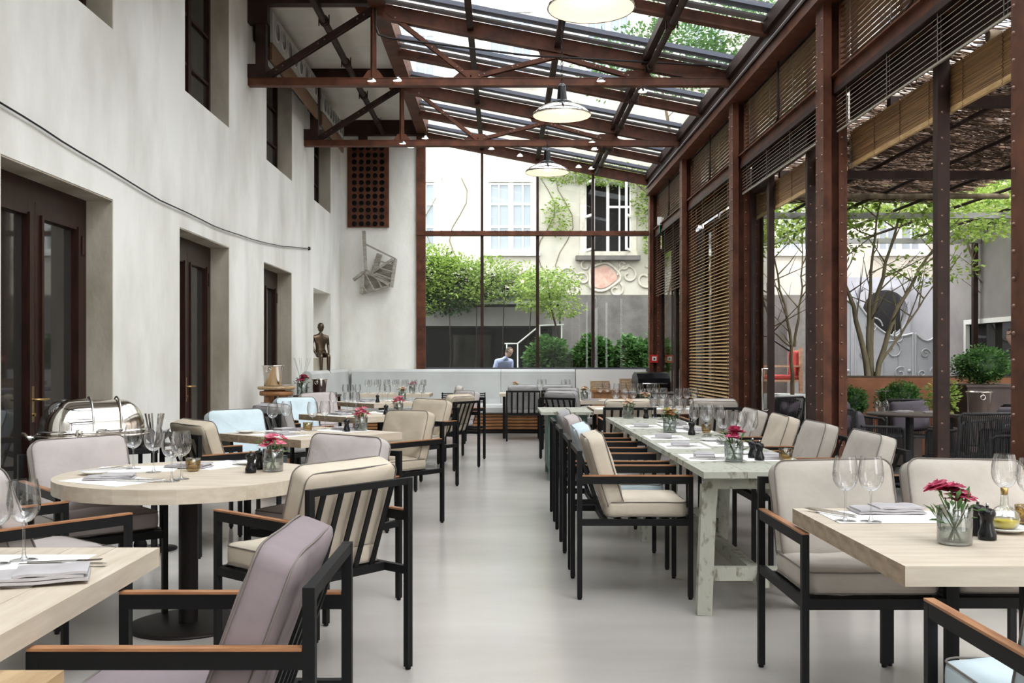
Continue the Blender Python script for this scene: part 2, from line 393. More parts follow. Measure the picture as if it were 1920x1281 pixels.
# transverse beams above ceiling strip, truss builder
def angle_bar(mb, p, q, s=.05):
    mb.bar(p, q, .012, s); mb.bar(p, q, s*1.1, .012)
    d = Vector(q)-Vector(p); L = d.length
    for k in range(3):
        for e in (.12, .5, .88):
            pass
def truss(y, label):
    t = thing('roof_truss', label, 'truss', (0, y, 0), group='steel trusses across the hall')
    zb = 4.52
    mb = MB(); mb.box(XL, 2.72, -.055, -.04, zb-.045, zb+.045); mb.box(XL, 2.72, .04, .055, zb-.045, zb+.045); mb.box(XL, 2.72, -.055, .055, zb-.045, zb-.033); mb.box(XL, 2.72, -.06, -.02, zb+.033, zb+.045)
    part('bottom_chord', mb, 'rust', t)
    mb = MB(); mb.box(XL, -1.45, -.07, .07, 5.42, 5.62); part('top_chord', mb, 'rust_dark', t)
    mb = MB(); mb.box(-2.86, -2.74, -.06, .06, zb+.04, 5.44); mb.box(XL, -2.74, -.07, .07, zb+.04, zb+.2); mb.box(XL, -2.72, -.07, .07, 5.2, 5.44); part('wall_post', mb, 'rust_dark', t)
    nodes = dict(a=(-2.75, 0, 4.58), r=(-1.48, 0, 5.38), b=(-.37, 0, 4.57), m=(.64, 0, plane_z(.64)-.24), c=(1.55, 0, 4.57))
    def member(p, q, mat='rust', wd=.05):
        mb = MB()
        mb.bar((p[0], -.03, p[2]), (q[0], -.03, q[2]), .014, wd); mb.bar((p[0], .03, p[2]), (q[0], .03, q[2]), .014, wd)
        mb.bar((p[0], -.0, p[2]), (q[0], 0, q[2]), .07, .014)
        o = part('brace', mb, mat, t); mb = MB()
        P = Vector(p); Q = Vector(q)
        for f in (.1, .16, .48, .54, .84, .9):
            c = P.lerp(Q, f); mb.tube([(c.x, -.037, c.z), (c.x, -.047, c.z)], .010, 6)
        part('bolts', mb, 'rivet', o, kind='stuff')
    member(nodes['a'], nodes['r'], 'rust_dark', .075)
    member((-1.50, 0, 5.38), (-1.50, 0, 4.56))
    member((-1.34, 0, 5.34), nodes['b']); member(nodes['b'], nodes['m']); member(nodes['m'], nodes['c'])
    for (X, Z, s) in ((-.37, 4.60, 1), (1.55, 4.60, 1), (-1.5, 4.60, .6)):
        part('gusset', MB().prism([(X-.22*s, Z-.04), (X+.22*s, Z-.04), (X+.10*s, Z+.06), (X-.10*s, Z+.06)], -.022, -.012), 'rust', t)
    for (X, Z) in ((.64, nodes['m'][2]+.03), (-1.48, 5.34)):
        part('gusset', MB().prism([(X-.24, Z+.06), (X-.2, Z-.02), (X, Z-.04), (X+.2, Z-.06), (X+.24, Z+.02)], -.022, -.012), 'rust', t)
for y, lb in ((11.48, 'nearer of the two full rust steel trusses crossing the hall'), (14.72, 'farther rust steel truss crossing the hall before the end window'),
              (8.24, 'near rust steel truss whose top shows at the upper picture edge'), (5.0, 'steel truss above the near tables, out of sight overhead')):
    truss(y, lb)
mb = MB(); mb.box(XL, -1.4, YB-.16, YB, 5.36, 5.62); mb.box(XL+.35, XL+.5, YB-.16, YB-.02, 5.2, 5.38); struct('trim_2', mb, 'rust_dark', 'dark beam end over the back wall')
# vent boxes above high windows: plate with round holes and a timber panel
def holed_plate(mb, nx, ny, pitch, r, bx, by, depth):
    """plate in x,z with nx*ny round holes, at y=0 (front) .. depth"""
    seg = 12 if nx > 1 or ny > 1 else 40
    Wd, Hh = nx*pitch+2*bx, ny*pitch+2*by
    for i in range(nx):
        for j in range(ny):
            cx = -Wd/2+bx+pitch*(i+.5); cz = by+pitch*(j+.5); h = pitch/2
            sq = []; ci = []
            for k in range(seg):
                t = 2*PI*(k+.5)/seg; c, s_ = math.cos(t), math.sin(t); m_ = max(abs(c), abs(s_))
                sq.append((cx+h*c/m_, 0, cz+h*s_/m_)); ci.append((cx+r*c, 0, cz+r*s_))
            # square corners folded in: move nearest ring points onto the corners
            for k in range(seg):
                x, y, z = sq[k]
                if seg == 12 and abs(abs(x-cx)-abs(z-cz)) < h*.45: sq[k] = (cx+math.copysign(h, x-cx), 0, cz+math.copysign(h, z-cz))
            bk = [(x, depth, z) for x, y, z in ci]
            mb.add(sq+ci+bk, [(k, (k+1) % seg, seg+(k+1) % seg, seg+k) for k in range(seg)]+[(seg+k, seg+(k+1) % seg, 2*seg+(k+1) % seg, 2*seg+k) for k in range(seg)])
    mb.box(-Wd/2, -Wd/2+bx, 0, depth, 0, Hh); mb.box(Wd/2-bx, Wd/2, 0, depth, 0, Hh); mb.box(-Wd/2+bx, Wd/2-bx, 0, depth, 0, by); mb.box(-Wd/2+bx, Wd/2-bx, 0, depth, Hh-by, Hh)
    return Wd, Hh
for i, (ya, yb) in enumerate(((11.65, 14.55), (14.9, 16.9))):
    t = thing('vent_box', ['white ventilation duct with round holes between the two trusses', 'white ventilation duct with round holes beyond the farther truss'][i], 'vent', (-2.72, (ya+yb)/2, 5.06), PI/2, 'ventilation ducts above the high windows')
    mb = MB(); n = 8; holed_plate(mb, n, 1, (yb-ya)/n*.95, .10, .05, .01, .03); part('face_plate', mb, 'duct_metal', t)
    L = (yb-ya)/2; mb = MB(); mb.box(-L, L, .10, .22, 0, .36); part('duct', mb, 'dark_metal', t)
    for k in range(n):
        p_ = (yb-ya)/n*.95; cx = -n*p_/2+p_*(k+.5)
        part('ring', cm('vent_ring', lambda: MB().lathe([(.10, -.02), (.125, -.02), (.125, .01), (.10, .01)], 16, m=Matrix.Rotation(PI/2, 4, 'X')), 'duct_metal'), None, t, (cx, -.005, .01+p_/2))
    part('timber_panel', MB().box(-L, L, .0, .03, -.22, -.02), 'slat_brown', t)

# pipe conduit at first truss
t = thing('electric_conduit', 'thin dark conduit curving off the truss towards the right', 'conduit')
part('tube', MB().tube([(-1.45, 11.3, 5.3), (-1.45, 11.3, 5.1), (-1.42, 11.3, 5.02), (-1.3, 11.3, 4.98), (.3, 11.3, 4.78), (2.5, 11.3, 4.66)], .012, 8), 'dark_metal', t)

# ------------------------------------------------------------------ right side: columns, eaves, mullions, blinds
cols = [17.96, 14.72, 11.48, 8.24, 5.0, 1.76, -1.48]
names = ['riveted rust steel column in the far right corner with red alarm box', 'riveted rust steel column carrying the farther truss', 'riveted rust steel column carrying the nearer truss',
         'riveted rust steel column behind the long table chairs', 'riveted rust steel column at the right picture edge', 'riveted steel column out of view beside the camera', 'riveted steel column behind the camera']
for y, lb in zip(cols, names):
    t = thing('steel_column', lb, 'column', (0, y, 0), group='riveted columns along the terrace side')
    d = .20
    mb = MB(); mb.box(XR, XR+.02, 0, d, 0, 4.32); mb.box(XR+.18, XR+.20, 0, d, 0, 4.32); part('flange', mb, 'rust', t)
    mb = MB(); mb.box(XR+.02, XR+.18, d/2-.01, d/2+.01, 0, 4.32); part('web', mb, 'rust', t)
    mb = MB(); mb.box(XR+.02, XR+.07, .0, .012, 0, 4.32); mb.box(XR+.13, XR+.18, 0, .012, 0, 4.32); part('angle_iron', mb, 'rust', t)
    mb = MB()
    for k in range(30):
        z = .15+k*.143
        for yy in (.03, .17): mb.lathe([(.001, .011), (.008, .008), (.012, 0)], 6, (XR, yy, z), Matrix.Rotation(-PI/2, 4, 'Y'))
        for xx in (XR+.155,): mb.lathe([(.001, .011), (.008, .008), (.012, 0)], 6, (xx, 0, z), Matrix.Rotation(PI/2, 4, 'X'))
    part('rivets', mb, 'rivet', t, kind='stuff')
t = thing('eaves_beam', 'long rust steel eaves beam over the terrace columns', 'beam')
mb = MB(); mb.box(XR-.03, XR+.02, YF, YB+.1, 4.30, 4.42); mb.box(XR-.02, XR+.0, YF, YB+.1, 4.42, 4.72); part('web', mb, 'rust', t)
mb = MB(); mb.box(XR-.06, XR+.28, YF, YB+.1, 4.285, 4.305); mb.box(XR-.06, XR+.1, YF, YB+.1, 4.62, 4.64); part('flange', mb, 'rust', t)
mb = MB(); mb.box(XR+.02, XR+.34, YF, YB+.1, 4.42, 4.70); part('gutter_box', mb, 'rust_dark', t)
mb = MB(); mb.box(XR-.045, XR-.02, YF, YB+.1, 4.435, 4.715); part('gutter_face', mb, 'rust_dark', t)
mb = MB(); mb.box(XR-.07, XR-.045, YF, YB+.1, 4.425, 4.437); part('drip_edge', mb, 'strip_grey', t)
t = thing('curtain_cable', 'thin cable bracket line under the eaves beam', 'cable')
mb = MB()
mb.tube([(XR-.07, -1, 4.60), (XR-.07, YB, 4.60)], .006, 6)
part('wire', mb, 'steel', t)
# transom beam between columns + blinds per bay
bays = [(14.92, 17.96), (11.68, 14.72), (8.44, 11.48), (5.20, 8.24), (1.96, 5.0), (-1.28, 1.76)]
def slat_mesh(L, wd, cam_=.0012):
    mb = MB(); n = 3; vs = []
    for yy in (0, L):
        for k in range(n+1):
            u = k/n-.5; vs.append((u*wd, yy, cam_*(1-4*u*u)))
    for yy in (0, L):
        for k in range(n+1):
            u = k/n-.5; vs.append((u*wd, yy, cam_*(1-4*u*u)-.0025))
    m = n+1
    fs = [(k, k+1, m+k+1, m+k) for k in range(n)]+[(2*m+k+1, 2*m+k, 3*m+k, 3*m+k+1) for k in range(n)]
    fs += [(0, m, 3*m, 2*m), (m-1, 3*m-1, 4*m-1, 2*m-1), (0, 2*m, 2*m+1, 1), (1, 2*m+1, 2*m+2, 2), (2, 2*m+2, 2*m+3, 3), (m, m+1, 3*m+1, 3*m), (m+1, m+2, 3*m+2, 3*m+1), (m+2, m+3, 3*m+3, 3*m+2)]
    mb.add(vs, fs); return mb
def venetian(lb, x, y0, y1, ztop, zbot, pitch, wd, tilt, mat, grp, name='venetian_blind'):
    t = thing(name, lb, 'blind', group=grp); n = max(2, int((ztop-zbot)/pitch)); L = y1-y0
    key = 'slat%.2f_%.3f' % (L, wd)
    mesh = cm(key, lambda: slat_mesh(L, wd), mat); mesh.name = 'slat'
    for k in range(n):
        o = link('slat', mesh, t, (x, y0, ztop-.03-k*pitch)); o.rotation_euler = (0, tilt, 0)
    nc = 4
    for k in range(nc):
        yy = y0+L*(.08+.84*k/(nc-1))
        for dx in (-wd*.42, wd*.42): part('ladder_cord', MB().bar((x+dx, yy, ztop), (x+dx, yy, zbot), .004, .004), 'piping', t)
    part('head_rail', MB().box(x-.03, x+.03, y0, y1, ztop-.01, ztop+.04), 'rust_dark', t)
    part('bottom_rail', MB().box(x-.008, x+.008, y0, y1, zbot-.010, zbot+.004), mat, t)
    return t
def bamboo(lb, x, y0, y1, z0, z1, grp):
    t = thing('bamboo_shade', lb, 'blind', group=grp)
    mb = MB(); z = z0+.03; k = 0
    while z < z1:
        dz = random.uniform(-.0015, .0015); mb.bar((x+random.uniform(-.004, .004), y0+random.uniform(0, .02), z+dz), (x+random.uniform(-.004, .004), y1-random.uniform(0, .02), z-dz), .006, random.uniform(.006, .009)); z += .0092
    part('reeds', mb, 'bamboo', t, kind='stuff')
    n = 7
    for k in range(n):
        yy = y0+.08+(y1-y0-.16)*k/(n-1); mb = MB(); pts = []
        for j in range(25): pts.append((x-.010, yy+.008*(-1)**j, z0+(z1-z0)*j/24))
        mb.tube(pts, .0035, 4); part('cord', mb, 'slat_brown', t)
    part('batten', MB().box(x-.012, x+.012, y0, y1, z0, z0+.035), 'slat_gold', t, label='pale bottom batten')
    return t
pos_w = ['in the farthest bay', 'between the two truss columns', 'behind the long table', 'beside the right-hand table', 'beside the camera', 'behind the camera']
for i, (a, b) in enumerate(bays):
    mb = MB(); mb.box(XR+.10, XR+.24, a-.2, b, 3.55, 3.66); mb.box(XR+.06, XR+.28, a-.2, b, 3.655, 3.67)
    tb = thing('transom_beam', 'rust steel cross beam below the upper louvres '+pos_w[i], 'beam', group='cross beams between the columns'); part('web', mb, 'rust', tb)
    mb = MB(); mb.box(XR+.22, XR+.28, a, b, 3.30, 3.56); part('fascia', mb, 'rust_dark', tb)
    if i < 5:
        venetian('brown slatted clerestory blind '+pos_w[i], XR+.15, a+.03, b-.03, 4.28, 3.69, .045, .05, math.radians(-8), 'slat_brown', 'slatted blinds in the upper windows', 'louvre_blind')
        cr_ = thing('blind_crank', 'dark bent crank rod hanging before the upper louvres '+pos_w[i], 'crank', group='blind cranks at the upper windows')
        yc = a+(b-a)*.47
        part('rod', MB().tube([(XR+.08, yc, 4.28), (XR+.08, yc, 3.75), (XR+.08, yc+.02, 3.71), (XR+.08, yc+.12, 3.69)], .012, 8), 'rust_dark', cr_)
        part('grip', MB().tube([(XR+.08, yc, 3.92), (XR+.08, yc, 3.78)], .02, 8), 'rust_dark', cr_)
    gl = thing('clerestory_window', 'upper terrace window of the glass wall '+pos_w[i], 'window', group='upper terrace windows', kind='structure')
    mb = MB(); mb.box(XR+.24, XR+.28, a, b, 3.66, 3.72); mb.box(XR+.24, XR+.28, a, b, 4.22, 4.28)
    for q in range(4): yy = a+(b-a)*q/3; mb.box(XR+.24, XR+.28, yy-.025, yy+.025, 3.66, 4.28)
    part('frame', mb, 'frame_grey', gl); part('pane', MB().box(XR+.258, XR+.262, a, b, 3.7, 4.25), 'window_glass', gl)
venetian('wooden venetian blind let down to mid height '+pos_w[0], XR+.11, 14.95, 17.9, 3.52, 2.45, .045, .045, math.radians(-36), 'slat_brown', 'venetian blinds on the terrace side')
venetian('gold wooden venetian blind let down almost to the floor '+pos_w[1], XR+.11, 11.95, 14.68, 3.52, .60, .045, .036, math.radians(-34), 'slat_gold', 'venetian blinds on the terrace side')
venetian('raised venetian blind '+pos_w[2], XR+.11, 8.47, 11.45, 3.52, 3.22, .036, .026, math.radians(-38), 'slat_wire', 'venetian blinds on the terrace side')
venetian('raised venetian blind '+pos_w[3], XR+.11, 5.23, 8.21, 3.52, 3.2, .036, .026, math.radians(-38), 'slat_wire', 'venetian blinds on the terrace side')
bamboo('rolled down strip of bamboo shade '+pos_w[3], 2.95, 5.22, 8.38, 2.92, 3.23, 'bamboo shades outside the glass wall')
bamboo('rolled down strip of bamboo shade '+pos_w[2], 2.95, 8.46, 11.60, 2.92, 3.23, 'bamboo shades outside the glass wall')
bamboo('long bamboo shade let down '+pos_w[1], 2.97, 11.55, 12.7, .6, 3.40, 'bamboo shades outside the glass wall')
bamboo('rolled down strip of bamboo shade '+pos_w[4], 2.95, 1.98, 4.98, 2.92, 3.23, 'bamboo shades outside the glass wall')
def leaf_frame(lb, x, y0, y1, glass=True, handle=False, post_only=False):
    t = thing('terrace_door', lb, 'door', group='glazed terrace door leaves')
    mb = MB()
    if post_only:
        mb.box(x-.035, x+.035, y0-.05, y0+.05, 0, 3.56); mb.box(x-.05, x+.02, y0-.06, y0-.04, 0, 3.56)
        part('stile', mb, 'rust_dark', t); mb = MB()
        for k in range(20):
            mb.lathe([(.001, .008), (.009, 0)], 6, (x-.02, y0-.06, .2+k*.17), Matrix.Rotation(PI/2, 4, 'X'))
        part('rivets', mb, 'rivet', t, kind='stuff'); return
    mb.box(x-.03, x+.03, y0, y0+.08, 0, 3.3); mb.box(x-.03, x+.03, y1-.08, y1, 0, 3.3); mb.box(x-.03, x+.03, y0, y1, 3.2, 3.3); mb.box(x-.03, x+.03, y0, y1, 0, .12)
    part('stile', mb, 'rust_dark', t)
    if glass: part('pane', MB().box(x-.004, x+.004, y0+.08, y1-.08, .12, 3.2), 'window_glass', t)
    if handle: part('door_handle', MB().tube([(x-.03, y0+.04, 1.2), (x-.09, y0+.04, 1.2), (x-.09, y0+.04, .75), (x-.03, y0+.04, .75)], .012, 8), 'steel', t, label='steel pull handle')
leaf_frame('dark riveted terrace door post in the middle of the near bay', 2.90, 6.52, 0, post_only=True)
leaf_frame('dark riveted terrace door post just behind the near column', 2.90, 9.28, 0, post_only=True)
leaf_frame('glazed terrace door leaf with steel pull handle beside the nearer truss column', 2.90, 10.62, 11.46, True, True)
leaf_frame('glazed terrace door leaf behind the long gold venetian blind', 3.03, 12.7, 14.7)
leaf_frame('narrow glazed terrace door leaf in the far bay', 2.90, 14.95, 16.4)
leaf_frame('second glazed terrace door leaf in the far bay next to the end window', 2.90, 16.42, 17.9)
t = thing('dark_curtain', 'tall dark grey curtain hanging behind the far bay door', 'curtain')
mb = MB(); pts = []
for k in range(60): pts.append((3.06+.035*math.sin(k*1.1), 15.0+k*.048))
for (x0, y0), (x1, y1) in zip(pts, pts[1:]): mb.add([(x0, y0, .05), (x1, y1, .05), (x1, y1, 3.3), (x0, y0, 3.3), (x0+.01, y0, .05), (x1+.01, y1, .05), (x1+.01, y1, 3.3), (x0+.01, y0, 3.3)], [(0, 1, 2, 3), (7, 6, 5, 4)], True)
part('cloth', mb, 'frame_grey', t)
t = thing('dark_curtain', 'tall dark curtain hanging behind the gold venetian blind', 'curtain')
mb = MB(); pts = [(3.12+.035*math.sin(k*1.1), 11.9+k*.048) for k in range(58)]
for (x0, y0), (x1, y1) in zip(pts, pts[1:]): mb.add([(x0, y0, .0), (x1, y1, .0), (x1, y1, 3.3), (x0, y0, 3.3), (x0+.01, y0, .0), (x1+.01, y1, .0), (x1+.01, y1, 3.3), (x0+.01, y0, 3.3)], [(0, 1, 2, 3), (7, 6, 5, 4)], True)
part('cloth', mb, 'rust_dark', t)

# ------------------------------------------------------------------ FURNITURE
def rr(w_, h_, r, n=5):
    pts = []
    for cx, cy, a0 in ((w_/2-r, h_/2-r, 0), (-w_/2+r, h_/2-r, 90), (-w_/2+r, -h_/2+r, 180), (w_/2-r, -h_/2+r, 270)):
        for k in range(n):
            a = math.radians(a0+90*k/(n-1)); pts.append((cx+r*math.cos(a), cy+r*math.sin(a)))
    # subdivide straight edges
    out = []
    for i, p in enumerate(pts):
        q = pts[(i+1) % len(pts)]; out.append(p); L = math.dist(p, q)
        k = int(L/.07)
        for j in range(1, k): out.append((p[0]+(q[0]-p[0])*j/k, p[1]+(q[1]-p[1])*j/k))
    return out
def cushion_mb(w_, h_, t, puff=.016, seed=0, wob=.010):
    """cushion in local x (w) , y (h), z (t)"""
    ol = rr(w_, h_, .045); n = len(ol); mb = MB(); vs = []; sc = [(1, 0), (.985, .30), (.985, 0), (0, 0)]
    rings = [(1.0, -t/2), (1.008, -t*.25), (1.01, 0), (1.008, t*.25), (1.0, t/2)]
    top = [(.975, t/2+puff*.35), (.9, t/2+puff*.75), (.75, t/2+puff), (.5, t/2+puff*1.12), (.25, t/2+puff*1.15), (.0, t/2+puff*1.15)]
    allr = [(s, -z) for s, z in reversed(top)]+rings+top
    for s, z in allr:
        for (x, y) in ol:
            nz = noise.noise(Vector((x*s*9+seed*7.3, y*s*9, seed+z*3)))*wob
            vs.append((x*s*(1+nz), y*s+nz*.6, z+nz*(1 if abs(z) > t*.3 else 0)))
    fs = []
    for i in range(len(allr)-1):
        for j in range(n): fs.append((i*n+j, i*n+(j+1) % n, (i+1)*n+(j+1) % n, (i+1)*n+j))
    mb.add(vs, fs, True); return mb
def piping_mb(w_, h_, t):
    ol = rr(w_, h_, .045); mb = MB()
    for z in (-t/2, t/2):
        pts = [(x*1.004, y*1.004, z*1.02+noise.noise(Vector((x*9, y*9, z)))*.004) for x, y in ol]; pts.append(pts[0]); mb.tube(pts, .0032, 5, False)
    return mb
def chair_parts():
    P = {}
    lw = .027; W = .26; D = .30
    P['leg'] = MB().box(-lw/2, lw/2, -lw/2, lw/2, .012, .664).lathe([(.010, 0), (.012, .002), (.012, .012), (.008, .014)], 8)
    P['rear_leg'] = MB().box(-lw/2, lw/2, -lw/2, lw/2, .012, .805).lathe([(.010, 0), (.012, .002), (.012, .012), (.008, .014)], 8)
    P['arm'] = MB().box(-.0125, .0125, -D-.012, D+.013, .626, .666)
    P['armrest'] = MB().box(-.0145, .0145, -D+.014, D+.013, .666, .674)
    sf = MB()
    for s in (-1, 1): sf.box(s*W-.0125, s*W+.0125, -D, D, .40, .435)
    sf.box(-W, W, D-.013, D+.012, .395, .435); sf.box(-W, W, -.17, -.145, .40, .435)
    for k in range(5): sf.box(-W, W, -.1+k*.085, -.065+k*.085, .415, .428)
    P['seat_frame'] = sf
    P['back_rail'] = MB().box(-W, W, -D-.0125, -D+.0125, .777, .805)
    P['slat'] = MB().bar((0, -D+.012, .785), (0, -.155, .415), .024, .008, (0, 1, 0))
    return P
CP = chair_parts()
def garment(n): return 'fabric_'+n
def chair(lb, px, py, side, ang, col, grp='armchairs around the dining tables', detail=True):
    u = Vector((math.cos(math.radians(ang)), math.sin(math.radians(ang)))); l = Vector((-u.y, u.x))
    p = Vector((px, py)); mid = p-l*.26 if side == 'L' else p+l*.26
    c = mid+u*.30
    t = thing('dining_armchair', lb, 'chair', (c.x, c.y, 0), math.radians(ang-90), grp)
    fm = 'black_paint'
    for sx in (-1, 1):
        part('leg', cm('leg', lambda: CP['leg'], fm), None, t, (sx*.26, .30, 0)); part('leg', cm('rear_leg', lambda: CP['rear_leg'], fm), None, t, (sx*.26, -.30, 0))
        a = part('arm', cm('arm', lambda: CP['arm'], fm), None, t, (sx*.26, 0, 0)); part('armrest', cm('armrest', lambda: CP['armrest'], 'teak'), None, a)
    part('seat_frame', cm('seat_frame', lambda: CP['seat_frame'], fm), None, t)
    part('back_rail', cm('back_rail', lambda: CP['back_rail'], fm), None, t)
    for k in range(5): part('slat', cm('chair_slat', lambda: CP['slat'], fm), None, t, (-.18+k*.09, 0, 0))
    sd_ = random.randint(0, 2)
    s = part('seat_cushion', cm('seat_cushion%d' % sd_, lambda: cushion_mb(.485, .44, .075, .010, sd_), garment(col)), None, t, (0, .065, .485))
    part('piping', cm('seat_piping', lambda: piping_mb(.485, .44, .075), 'piping'), None, s)
    b = part('back_cushion', cm('back_cushion%d' % sd_, lambda: cushion_mb(.48, .40, .08, .018, sd_+3, .013), garment(col)), None, t, (0, -.155, .685))
    b.rotation_euler = (math.radians(90+18+random.uniform(-2, 2)), random.uniform(-.02, .02), 0)
    part('piping', cm('back_piping', lambda: piping_mb(.48, .40, .085), 'piping'), None, b)
    return t
g1 = 'armchairs on the left side of the hall'; g2 = 'armchairs at the long painted table'; g3 = 'armchairs at the right-hand oak table'; g4 = 'armchairs at the far end'
chair('black framed armchair with mauve cushions, nearest on the left, seen from the side', -.42, 2.15, 'L', 180, 'mauve', g1)
chair('black framed armchair with beige cushions seen from behind at the round table', -.73, 3.74, 'L', 140, 'beige', g1)
chair('armchair with wrinkled lilac grey back cushion between round table and aisle', -.56, 5.33, 'L', 240, 'lilac', g1)
chair('lilac grey cushioned armchair left of the round table before the chafing dish', -2.5, 5.12, 'R', 311, 'lilac', g1)
chair('armchair at the left edge between the near square table and the round table', -2.31, 3.89, 'L', 51, 'lilac', g1)
chair('beige cushioned armchair on the aisle side of the second square table', -.48, 7.85, 'L', 230, 'sand', g1)
chair('light blue cushioned armchair against the wall at the second square table', -2.47, 8.04, 'R', 310, 'lightblue', g1)
chair('tan cushioned armchair seen from behind between round table and second square table', -2.345, 6.8, 'L', 45, 'sand', g1)
chair('beige cushioned armchair on the aisle side of the third square table', -.465, 10.13, 'L', 230, 'sand', g1)
chair('dark backed armchair seen from behind near the wooden stool', -2.4, 9.25, 'L', 48, 'grey', g1)
chair('armchair with pale cushion by the wall behind the third square table', -2.52, 10.62, 'R', 312, 'lightblue', g1)
chair('slat backed armchair with beige cushion seen from behind at the fourth left table', -.56, 11.45, 'L', 148, 'sand', g1)
chair('grey cushioned armchair by the wall left of the fourth table', -2.57, 12.2, 'R', 310, 'lilac', g1)
chair('armchair with lilac cushion beyond the slat backed one at the aisle', -.236, 12.86, 'L', 215, 'lilac', g1)
chair('armchair with white cushion seen edge on before the banquette', -.58, 15.15, 'L', 180, 'greige', g1)
for k, (y, c_, lb) in enumerate(((5.34, 'beige', 'nearest beige cushioned armchair of the row left of the long table'), (6.10, 'lightblue', 'second armchair from the front left of the long table, pale blue cushions'),
                  (7.03, 'lilac', 'third armchair from the front left of the long table, lilac cushions'), (7.90, 'grey', 'farthest armchair of the row left of the long table, grey cushions'))):
    chair(lb, .418, y, 'R', 0, c_, g2)
for k, (y, lb) in enumerate(((5.36, 'nearest beige cushioned armchair of the row right of the long table'), (6.28, 'second armchair from the front right of the long table'),
                  (7.12, 'third armchair from the front right of the long table'), (8.0, 'farthest armchair of the row right of the long table'))):
    chair(lb, 2.2, y, 'L', 180, 'greige' if k != 2 else 'beige', g2)
chair('greige cushioned armchair facing the camera at the left corner of the right-hand oak table', 1.094, 4.17, 'R', 270, 'greige', g3)
chair('greige cushioned armchair facing the camera behind the pink flowers on the right-hand table', 1.644, 4.19, 'R', 270, 'greige', g3)
chair('light blue cushioned armchair in the bottom right corner with wooden armrest', 1.12, 1.98, 'L', 90, 'lightblue', g3)
chair('dark backed armchair at the banquette table, left of two, seen from behind', .07, 15.6, 'L', 90, 'grey', g4)
chair('dark backed armchair at the banquette table, right of two, seen from behind', .63, 15.75, 'L', 90, 'grey', g4)
chair('slat backed armchair with grey cushion standing by the green cabinet', .50, 12.9, 'L', 52, 'grey', g4)
chair('armchair with rounded grey cushion between green cabinet and banquette', .58, 14.2, 'L', 65, 'grey', g4)
chair('dark armchair seen from behind at the head of the long table', 1.05, 10.15, 'L', 90, 'beige', g4)
chair('armchair behind the gold venetian side at the white table', 1.95, 10.2, 'L', 90, 'greige', g4)

# tables
def pedestal(t, r=.045, rb=.28, zt=.684):
    part('column', MB().lathe([(r, .015), (r, zt)], 20), 'dark_metal', t)
    part('base_disc', MB().lathe([(0, 0), (rb, 0), (rb, .008), (rb-.02, .014), (0, .016)], 40), 'dark_metal', t)
    part('top_plate', MB().box(-.18, .18, -.18, .18, zt-.008, zt), 'dark_metal', t)
def plank_top(t, w_, d_, th, n, mat='oak', z=.74):
    """tabletop glued from boards along x"""
    bw = d_/n
    for k in range(n):
        y0 = -d_/2+k*bw
        def bd():
            m_ = MB().box(-w_/2, w_/2, .0004, bw-.0004, z-th, z); m_.mi[3] = m_.mi[5] = 1; return m_
        part('board', cm('board%.2f%.3f%.3f' % (w_, bw, th), bd, (mat, 'oak_edge' if mat == 'oak' else mat)), None, t, (0, y0, 0))
def square_table(lb, x, y, s, ang, d_=None):
    t = thing('square_table', lb, 'table', (x, y, 0), math.radians(ang), 'pale oak tables'); plank_top(t, s, d_ or s, .056, 8); pedestal(t); return t
square_table('pale oak square table in the bottom left corner', -1.54, 2.44, 1.0, 90, 1.04)
square_table('pale oak square table set cornerwise behind the round table', -1.455, 7.52, .975, 50)
square_table('pale oak square table set cornerwise, third from the front on the left', -1.43, 10.1, .92, 47)
square_table('pale oak square table set cornerwise, fourth from the front on the left', -1.60, 13.1, 1.0, 44)
square_table('pale oak table crowded with glasses before the banquette corner', -1.75, 16.3, 1.15, 0, .8)
square_table('pale oak table on the right with one corner pointing into the aisle', 1.72, 3.19, 1.26, 0, 1.04)
t = thing('round_table', 'large round pale oak pedestal table on the left', 'table', (-1.54, 4.84, 0), 0)
for k in range(8):   # boards of the round top, clipped to the circle
    R_ = .615; y0 = -R_+k*R_/4+.0004; y1 = -R_+(k+1)*R_/4-.0004; pts = []
    ys = [y0+(y1-y0)*i/10 for i in range(11)]
    for yy in ys: pts.append((math.sqrt(max(0, R_*R_-yy*yy)), yy))
    for yy in reversed(ys): pts.append((-math.sqrt(max(0, R_*R_-yy*yy)), yy))
    n = len(pts); mb = MB(); mb.add([(x, y, .74) for x, y in pts]+[(x, y, .675) for x, y in pts], [tuple(range(n)), tuple(range(2*n-1, n-1, -1))]+[(i, i+n, (i+1) % n+n, (i+1) % n) for i in range(n)])
    part('board', mb, 'oak', t)
pedestal(t, .046, .285, .675)
t = thing('wooden_table', 'honey coloured wooden tabletop corner at the bottom left picture edge', 'table', (-1.25, 1.35, 0)); plank_top(t, .92, .86, .04, 6, 'honey_wood')
for sx in (-1, 1):
    for sy in (-1, 1): part('leg', cm('wood_leg', lambda: MB().box(-.03, .03, -.03, .03, 0, .70), 'honey_wood'), None, t, (sx*.40, sy*.36, 0))

